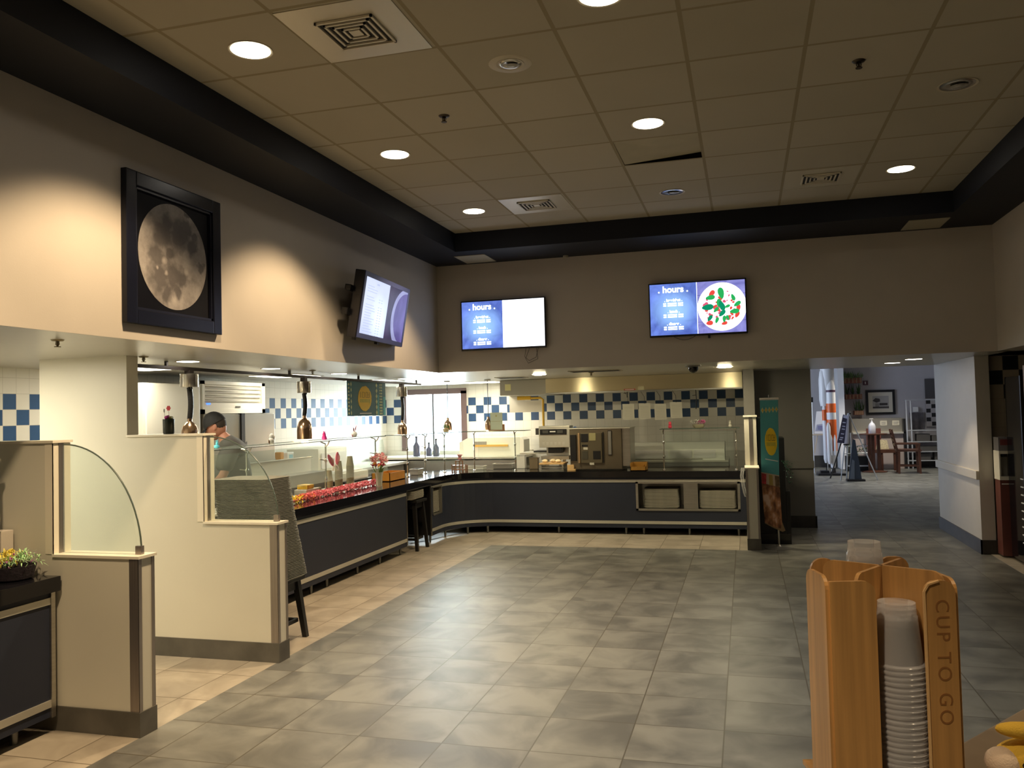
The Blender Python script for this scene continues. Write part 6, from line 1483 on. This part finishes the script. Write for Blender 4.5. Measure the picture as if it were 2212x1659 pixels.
b = MB(); b.prism([(2.0, 1.33), (2.09, 1.30), (2.10, 1.36), (2.01, 1.40)], 'y', 18.99, 19.0)
for z, x in ((1.22, 1.98), (1.14, 1.97), (1.08, 1.96), (.98, 1.94), (.90, 1.92), (.86, 1.90)): b.prism([(x, z), (x+.06, z-.01), (x+.065, z+.012), (x+.005, z+.02)], 'y', 18.99, 19.0)
b.wb('notice_print', mat('pale_violet_print', (.50, .50, .62), .5), t)
b = MB(); b.prism([(2.0, .76), (2.05, .78), (2.12, 1.42), (2.09, 1.40)], 'y', 18.97, 19.0); b.wb('clear_sleeve', mat('violet_grey_edge', (.45, .44, .52), .3), t)
b = MB(); b.box(1.98, 2.08, 18.97, 19.01, .745, .77); b.wb('clip', black_s, t)
# cone shaped floor sign beside the easel
t = thing('floor_sign', 'dark blue wedge shaped floor sign standing under the easel', 'floor sign', (2.17, 18.85, 0))
b = MB(); b.prism([(2.05, .04), (2.30, .04), (2.20, .86), (2.15, .88)], 'y', 18.83, 18.90); b.wb('panel', mat('dark_blue_panel', (.03, .04, .06), .35), t)
b = MB(); b.prism([(2.06, .04), (2.16, .04), (2.17, .42), (2.12, .46)], 'y', 18.82, 18.83); b.wb('reflective_patch', mat('grey_blue_patch', (.10, .12, .15), .2), t)
b = MB(); b.box(2.0, 2.36, 18.72, 18.98, 0, .04, bev=.012); b.wb('base', black_s, t)
# second easel with white poster
t = thing('poster_easel', 'white poster on a thin easel at the left of the far room', 'easel', (1.65, 21, 0))
b = MB(); b.prism([(1.55, .94), (1.80, .93), (1.80, 1.46), (1.62, 1.46)], 'y', 21.0, 21.02); b.wb('poster', mat('poster_white', (.75, .76, .80), .5), t)
b = MB(); b.prism([(1.58, 1.0), (1.80, .99), (1.80, 1.17), (1.62, 1.15)], 'y', 20.995, 21.0); b.wb('poster_picture', mat('poster_blue_grey', (.38, .40, .52), .5), t)
b = MB(); b.box(1.64, 1.80, 20.99, 20.995, 1.03, 1.12); b.wb('poster_block', mat('poster_violet', (.20, .21, .38), .5), t)
b = MB(); b.tube([(1.53, 21.03, 1.72), (1.52, 20.95, .0)], .012, 8); b.wb('leg', alu, t, True)
b = MB(); b.tube([(1.78, 21.05, 1.3), (1.86, 21.3, 0)], .010, 8); b.wb('leg', alu, t, True)
b = MB(); b.box(1.515, 1.555, 21.0, 21.05, 1.68, 1.80); b.wb('top_clamp', black_s, t)
b = MB(); b.box(1.50, 1.80, 20.95, 21.02, .895, .92); b.tube([(1.62, 20.97, .90), (1.54, 20.97, .48)], .012, 8); b.wb('shelf', mat('pale_birch', (.55, .45, .32), .5), t)
# planter boxes with plants on the wall
redw = mat('red_brown_crate', (.22, .07, .04), .5, var=.4, vscale=12); lv = mat('dark_leaf', (.06, .12, .04), .6); lv2 = mat('mid_leaf', (.14, .24, .09), .6)
for k, (x0, x1, z0, z1, s) in enumerate(((2.44, 2.86, 2.14, 2.28, 'topmost planter box with trailing plants on the far wall'), (2.46, 2.86, 1.735, 1.86, 'middle planter box with spiky plants on the far wall'), (2.66, 2.88, 1.33, 1.44, 'lowest planter box with dark plants on the far wall'))):
    t = thing('planter_box', s, 'planter', ((x0+x1)/2, 22.85, z0), 0, 'planter boxes on the far wall')
    b = MB(); b.box(x0, x1, 22.72, 22.995, z0, z1, bev=.004)
    b.wb('crate', redw, t)
    b = MB()
    for i in range(5): xx = x0+.03+i*(x1-x0-.06)/4; b.box(xx-.012, xx+.012, 22.712, 22.72, z0+.01, z1-.01)
    b.wb('slats', mat('pale_slat', (.35, .24, .14), .5), t)
    rnd = random.Random(30+k); b = MB()
    for i in range(150 if k == 0 else 46):
        x = rnd.uniform(x0-.02, x1+.02)
        if k == 0: p = Vector((x, 22.75+rnd.uniform(-.06, .15), z1-.02)); q = p+Vector((rnd.uniform(-.10, .10), rnd.uniform(-.10, .05), rnd.uniform(-.09, .22)))
        else: p = Vector((x0+.05+rnd.choice([0, .14, .28])*(x1-x0)/.4+rnd.uniform(-.02, .02), 22.8, z1-.02)); q = p+Vector((rnd.uniform(-.09, .09), rnd.uniform(-.05, .05), rnd.uniform(.10, .34)))
        b.leaf(p, q, .016)
    b.wb('leaves', lv2 if k == 0 else lv, t)
# framed picture, exit sign, wall shelf counter
t = thing('framed_picture', 'black framed picture with wide cream mount on the far wall', 'picture', (3.31, 23, 1.64))
b = MB(); 
for q in ((2.97, 3.03, 1.325, 1.955), (3.60, 3.66, 1.325, 1.955), (3.03, 3.60, 1.325, 1.385), (3.03, 3.60, 1.895, 1.955)): b.box(q[0], q[1], 22.95, 22.97, q[2], q[3])
b.wb('frame', black_s, t)
b = MB(); b.box(3.03, 3.60, 22.96, 22.97, 1.385, 1.895); b.wb('mount', mat('cream_mount', (.62, .58, .48), .6), t)
b = MB(); b.box(3.13, 3.51, 22.955, 22.96, 1.47, 1.80); b.wb('print', mat('grey_print_paper', (.40, .38, .36), .5), t)
b = MB(); b.box(3.13, 3.51, 22.952, 22.955, 1.49, 1.53); b.prism([(3.13, 1.68), (3.20, 1.75), (3.30, 1.73), (3.31, 1.66), (3.22, 1.63)], 'y', 22.952, 22.955); b.box(3.29, 3.48, 22.952, 22.955, 1.56, 1.62); b.wb('print_shapes', mat('print_black', (.05, .045, .045), .5), t)
b = MB(); b.box(3.19, 3.28, 22.953, 22.955, 1.53, 1.62); b.wb('print_grey_shape', mat('print_mid_grey', (.22, .21, .20), .5), t)
t = thing('exit_sign', 'small dark red sign with a white mark on the far wall', 'sign', (2.98, 22.97, 2.1)); b = MB(); b.box(2.92, 3.04, 22.97, 22.995, 2.09, 2.20); b.wb('plate', mat('maroon_plate', (.09, .03, .05), .5), t)
b = MB(); b.box(2.965, 2.99, 22.965, 22.97, 2.115, 2.175); b.wb('mark', white_p, t)
t = thing('steel_counter', 'steel topped buffet counter against the far wall', 'counter', (3.2, 22.6, 0))
b = MB(); b.box(2.56, 3.76, 22.5, 22.96, .90, 1.24); b.wb('sneeze_panel', mat('buffet_steel', (.50, .46, .38), .3, .7), t)
b = MB(); b.box(2.56, 3.76, 22.3, 22.96, .86, .90); b.wb('top', steel_l, t)
b = MB(); b.box(2.56, 3.76, 22.4, 22.9, .0, .86); b.wb('base', mat('pinkish_panel', (.40, .33, .30), .5), t)
b = MB(); b.box(3.72, 3.77, 22.3, 22.5, .0, 1.22); b.wb('dark_post', black_s, t)
for x in (3.22, 3.50):
    b = MB(); b.box(x, x+.16, 22.49, 22.50, 1.06, 1.18); b.wb('notice', mat('cream_notice', (.55, .50, .38), .6), t)
    b = MB(); b.box(x+.03, x+.12, 22.485, 22.49, 1.09, 1.10); b.box(x+.03, x+.13, 22.485, 22.49, 1.13, 1.14); b.wb('notice_print', MATS['print_mid_grey'], t)
# high table, chairs, bench, soap bottle
dw = mat('dark_red_wood', (.075, .028, .015), .4, var=.2, vscale=8)
t = thing('round_table', 'round dark wooden high table in the far room', 'table', (2.88, 21.2, 0))
b = MB(); b.lathe([(.30, .875), (.31, .88), (.31, .90), (.30, .905)], n=32, sx=1, sy=.8); b.build('top', dw, t, True)
b = MB(); b.lathe([(.28, 0), (.28, .02), (.12, .05)], n=24, sy=.7); b.build('foot', dw, t, True)
for x in (-.10, -.02, .10):
    b = MB(); b.box(x-.035, x+.035, -.03, .03, .04, .88); b.build('column', dw, t)
t = thing('pump_bottle', 'large clear pump bottle on the round high table', 'bottle', (2.855, 21.2, .906))
b = MB(); b.lathe([(.078, 0), (.082, .01), (.082, .17), (.06, .23), (.02, .27), (.018, .30)], n=20); b.build('body', mat('milky_plastic', (.62, .63, .70), .3), t, True)
b = MB(); b.tube([(0, 0, .30), (0, 0, .345), (-.045, 0, .345)], .008, 8); b.ball((.0, 0, .35), (.04, .015, .006), 10); b.build('pump', white_p, t, True)
def high_chair(x, y, rz, s):
    t = thing('wooden_armchair', s, 'chair', (x, y, 0), rz, 'dark wooden chairs in the far room')
    b = MB(); b.box(-.26, .26, -.22, .22, .50, .55, bev=.01); b.build('seat', dw, t)
    b = MB(); 
    M1 = TR(-.24, 0, .52) @ Matrix.Rotation(-.22, 4, 'Y')
    b.box(-.02, .02, -.22, -.17, 0, .50, M1); b.box(-.02, .02, .17, .22, 0, .50, M1)
    for z in (.12, .22, .32, .42): b.box(-.018, .018, -.18, .18, z, z+.06, M1)
    b.build('backrest', dw, t)
    for sy in (-1, 1):
        b = MB(); b.box(-.30, .24, sy*.21-.025, sy*.21+.025, .66, .69, bev=.006); b.box(.19, .23, sy*.21-.02, sy*.21+.02, .54, .66); b.build('armrest', dw, t)
        for sx in (-1, 1):
            b = MB(); b.prism([(sx*.22-.022, 0), (sx*.22+.022, 0), (sx*.21+.026, .51), (sx*.21-.026, .51)], 'y', sy*.19-.022, sy*.19+.022); b.build('leg', dw, t)
        b = MB(); b.box(-.20, .20, sy*.19-.012, sy*.19+.012, .16, .19); b.build('stretcher', dw, t)
    return t
high_chair(3.56, 20.9, -.05, 'dark wooden armchair right of the round high table, seen from the side')
t = thing('wooden_bench', 'dark wooden bench seat with a cream cushion behind the high table', 'bench', (3.2, 21.9, 0))
b = MB(); b.box(2.85, 3.45, 21.7, 22.15, .42, .50, bev=.006); b.wb('seat', dw, t)
b = MB(); b.box(2.85, 3.18, 22.15, 22.20, .5, 1.0); b.wb('backrest', mat('red_brown_back', (.12, .035, .025), .5), t)
for x in (2.88, 3.10, 3.38):
    b = MB(); b.box(x, x+.05, 21.72, 21.77, 0, .42); b.wb('leg', dw, t)
b = MB(); b.prism([(3.02, .505), (3.30, .505), (3.26, .72), (3.06, .74)], 'y', 21.80, 21.92); tag(b.build('cushion', mat('cream_check_cushion', (.58, .48, .28), .8, var=.25, vscale=30)), 'cream checked cushion on the dark wooden bench', 'cushion')
t = thing('low_planter', 'green plants in a black low box beside the easel', 'planter', (2.55, 21.6, 0))
b = MB(); b.box(2.30, 2.80, 21.5, 21.9, 0, .36); b.wb('box', black_s, t)
b = MB(); rnd = random.Random(77)
for i in range(120): p = Vector((rnd.uniform(2.32, 2.78), 21.6+rnd.uniform(-.1, .1), rnd.uniform(.36, .6))); b.leaf(p, p+Vector((rnd.uniform(-.06, .06), -.03, rnd.uniform(-.02, .09))), .015)
b.wb('leaves', lv2, t)
b = MB(); b.box(2.32, 2.80, 21.4, 21.45, .60, .62); b.box(2.32, 2.80, 21.4, 21.45, .12, .15); b.wb('rail', alu, t)
# wire rack with a notice and dark doorway
t = thing('wire_rack', 'tall silver wire rack against the far wall, right side', 'rack', (4.1, 22.3, 0))
for x in (3.80, 3.90, 4.95):
    b = MB(); b.tube([(x, 22.3, 0), (x, 22.3, 1.68)], .018, 8); b.wb('post', alu, t, True)
for z in (.18, .40, .64, .92, 1.66):
    b = MB(); b.box(3.80, 4.97, 22.28, 22.70, z, z+.02); b.wb('shelf', alu, t)
for k, (x, z, w_, h_) in enumerate(((3.98, .20, .34, .16), (4.02, .66, .30, .18), (4.36, .66, .2, .14), (4.0, .42, .5, .12), (4.4, .2, .3, .2))):
    b = MB(); b.box(x, x+w_, 22.36, 22.6, z, z+h_, bev=.01); tag(b.build('storage_box', mat('dark_storage_box', (.06, .055, .05), .5)), ('dark box on the bottom shelf of the wire rack, left', 'dark box on the middle shelf of the wire rack, left', 'smaller dark box on the middle shelf of the wire rack', 'long dark box on the second shelf of the wire rack', 'dark box on the bottom shelf of the wire rack, right')[k], 'box')
t = thing('wall_poster', 'dark framed panel with white notice behind the wire rack', 'poster', (4.1, 22.96, 1.2))
b = MB(); b.box(3.98, 4.30, 22.93, 22.965, .94, 1.36); b.wb('panel', mat('grey_figure_print', (.10, .09, .10), .5, var=.5, vscale=6), t)
b = MB(); b.box(4.06, 4.18, 22.925, 22.93, 1.38, 1.50); b.wb('notice', white_p, t)
b = MB()
b.box(4.36, 4.70, 22.95, 22.965, 1.70, 2.20); b.wb('dark_panel', mat('dark_grey_panel', (.08, .075, .08), .5), t)
t = thing('tile_panel', 'black and white checked strip beside the wire rack', 'panel', (4.45, 22.95, 1.3))
b = MB(); b.box(4.36, 4.75, 22.955, 22.967, 1.0, 1.70); b.wb('backing', mat('pale_backing', (.45, .42, .42), .5), t)
b = MB()
for i in range(6):
    for j in range(3):
        if (i+j) % 2: b.box(4.37+j*.12, 4.47+j*.12, 22.95, 22.955, 1.02+i*.11, 1.12+i*.11)
b.wb('dark_squares', black_s, t)

# ---------------------------------------------------------------- details of a part hang on that part
def nest(root, child, part):
    cs = [c for c in root.children if c.name.split('.')[0] == child]; ps = [c for c in root.children if c.name.split('.')[0] == part]
    if not cs or not ps: return
    for c in cs:
        p = ps[0]
        if len(ps) > 1:
            def ctr(o): return (o.matrix_parent_inverse @ o.matrix_basis) @ (sum((Vector(k) for k in o.bound_box), Vector())/8)
            p = min(ps, key=lambda q: (ctr(q)-ctr(c)).length)
        Pm = p.matrix_parent_inverse @ p.matrix_basis
        keep = c.matrix_parent_inverse.copy(); c.parent = p; c.matrix_parent_inverse = Pm.inverted() @ keep
bpy.context.view_layer.update()
NEST = [('hours_heading', 'left_half'), ('meal_heading', 'left_half'), ('hours_lines', 'left_half'), ('faint_lettering', 'right_half'), ('plate_picture', 'right_half'), ('table_joints', 'right_half'),
        ('tomato_picture', 'right_half'), ('tomato_pink_picture', 'right_half'), ('basil_picture', 'right_half'), ('basil_dark_picture', 'right_half'), ('menu_lines', 'menu_page'), ('plate_rim', 'food_picture'), ('plate_well', 'food_picture'),
        ('moon', 'print'), ('inner_lip', 'frame'), ('vane', 'panel'), ('centre_plate', 'panel'), ('opening', 'panel'), ('lid_handle', 'pan_lid'), ('shade', 'cord'), ('knob', 'canister'),
        ('lettering', 'oval'), ('oval', 'cloth'), ('hair', 'head'), ('eye', 'head'), ('mouth', 'head'), ('cap_brim', 'cap_crown'), ('cap_badge', 'cap_crown'), ('louvre', 'top_housing'), ('display', 'top_housing'), ('maker_plate', 'top_housing'),
        ('door_panel', 'door'), ('control_strip', 'control_slot'), ('display_window', 'display_panel'), ('buttons', 'housing'), ('sticker_print', 'sticker'), ('print_lines', 'sheet'), ('diamond_centres', 'diamond_pattern'),
        ('red_mark', 'control_panel'), ('notice_print', 'board'), ('poster_picture', 'poster'), ('poster_block', 'poster'), ('print_shapes', 'mount'), ('print_grey_shape', 'mount'), ('slats', 'flange'), ('mark', 'plate'),
        ('engraved_lettering', 'side_panel'), ('light_edge', 'side_panel'), ('ear_lining', 'ear'), ('latch', 'front_cover'), ('bulb', 'reflector'), ('reflective_patch', 'panel'), ('lid_edge', 'raised_rail'), ('handle', 'door')]
for r0 in [o for o in bpy.data.objects if o.type == 'EMPTY' and o.parent is None]:
    for c_, p_ in NEST:
        if r0['category'] in ('heat lamp',) and (c_, p_) == ('shade', 'cord'): continue
        if (c_, p_) == ('oval', 'cloth'): continue
        nest(r0, c_, p_)
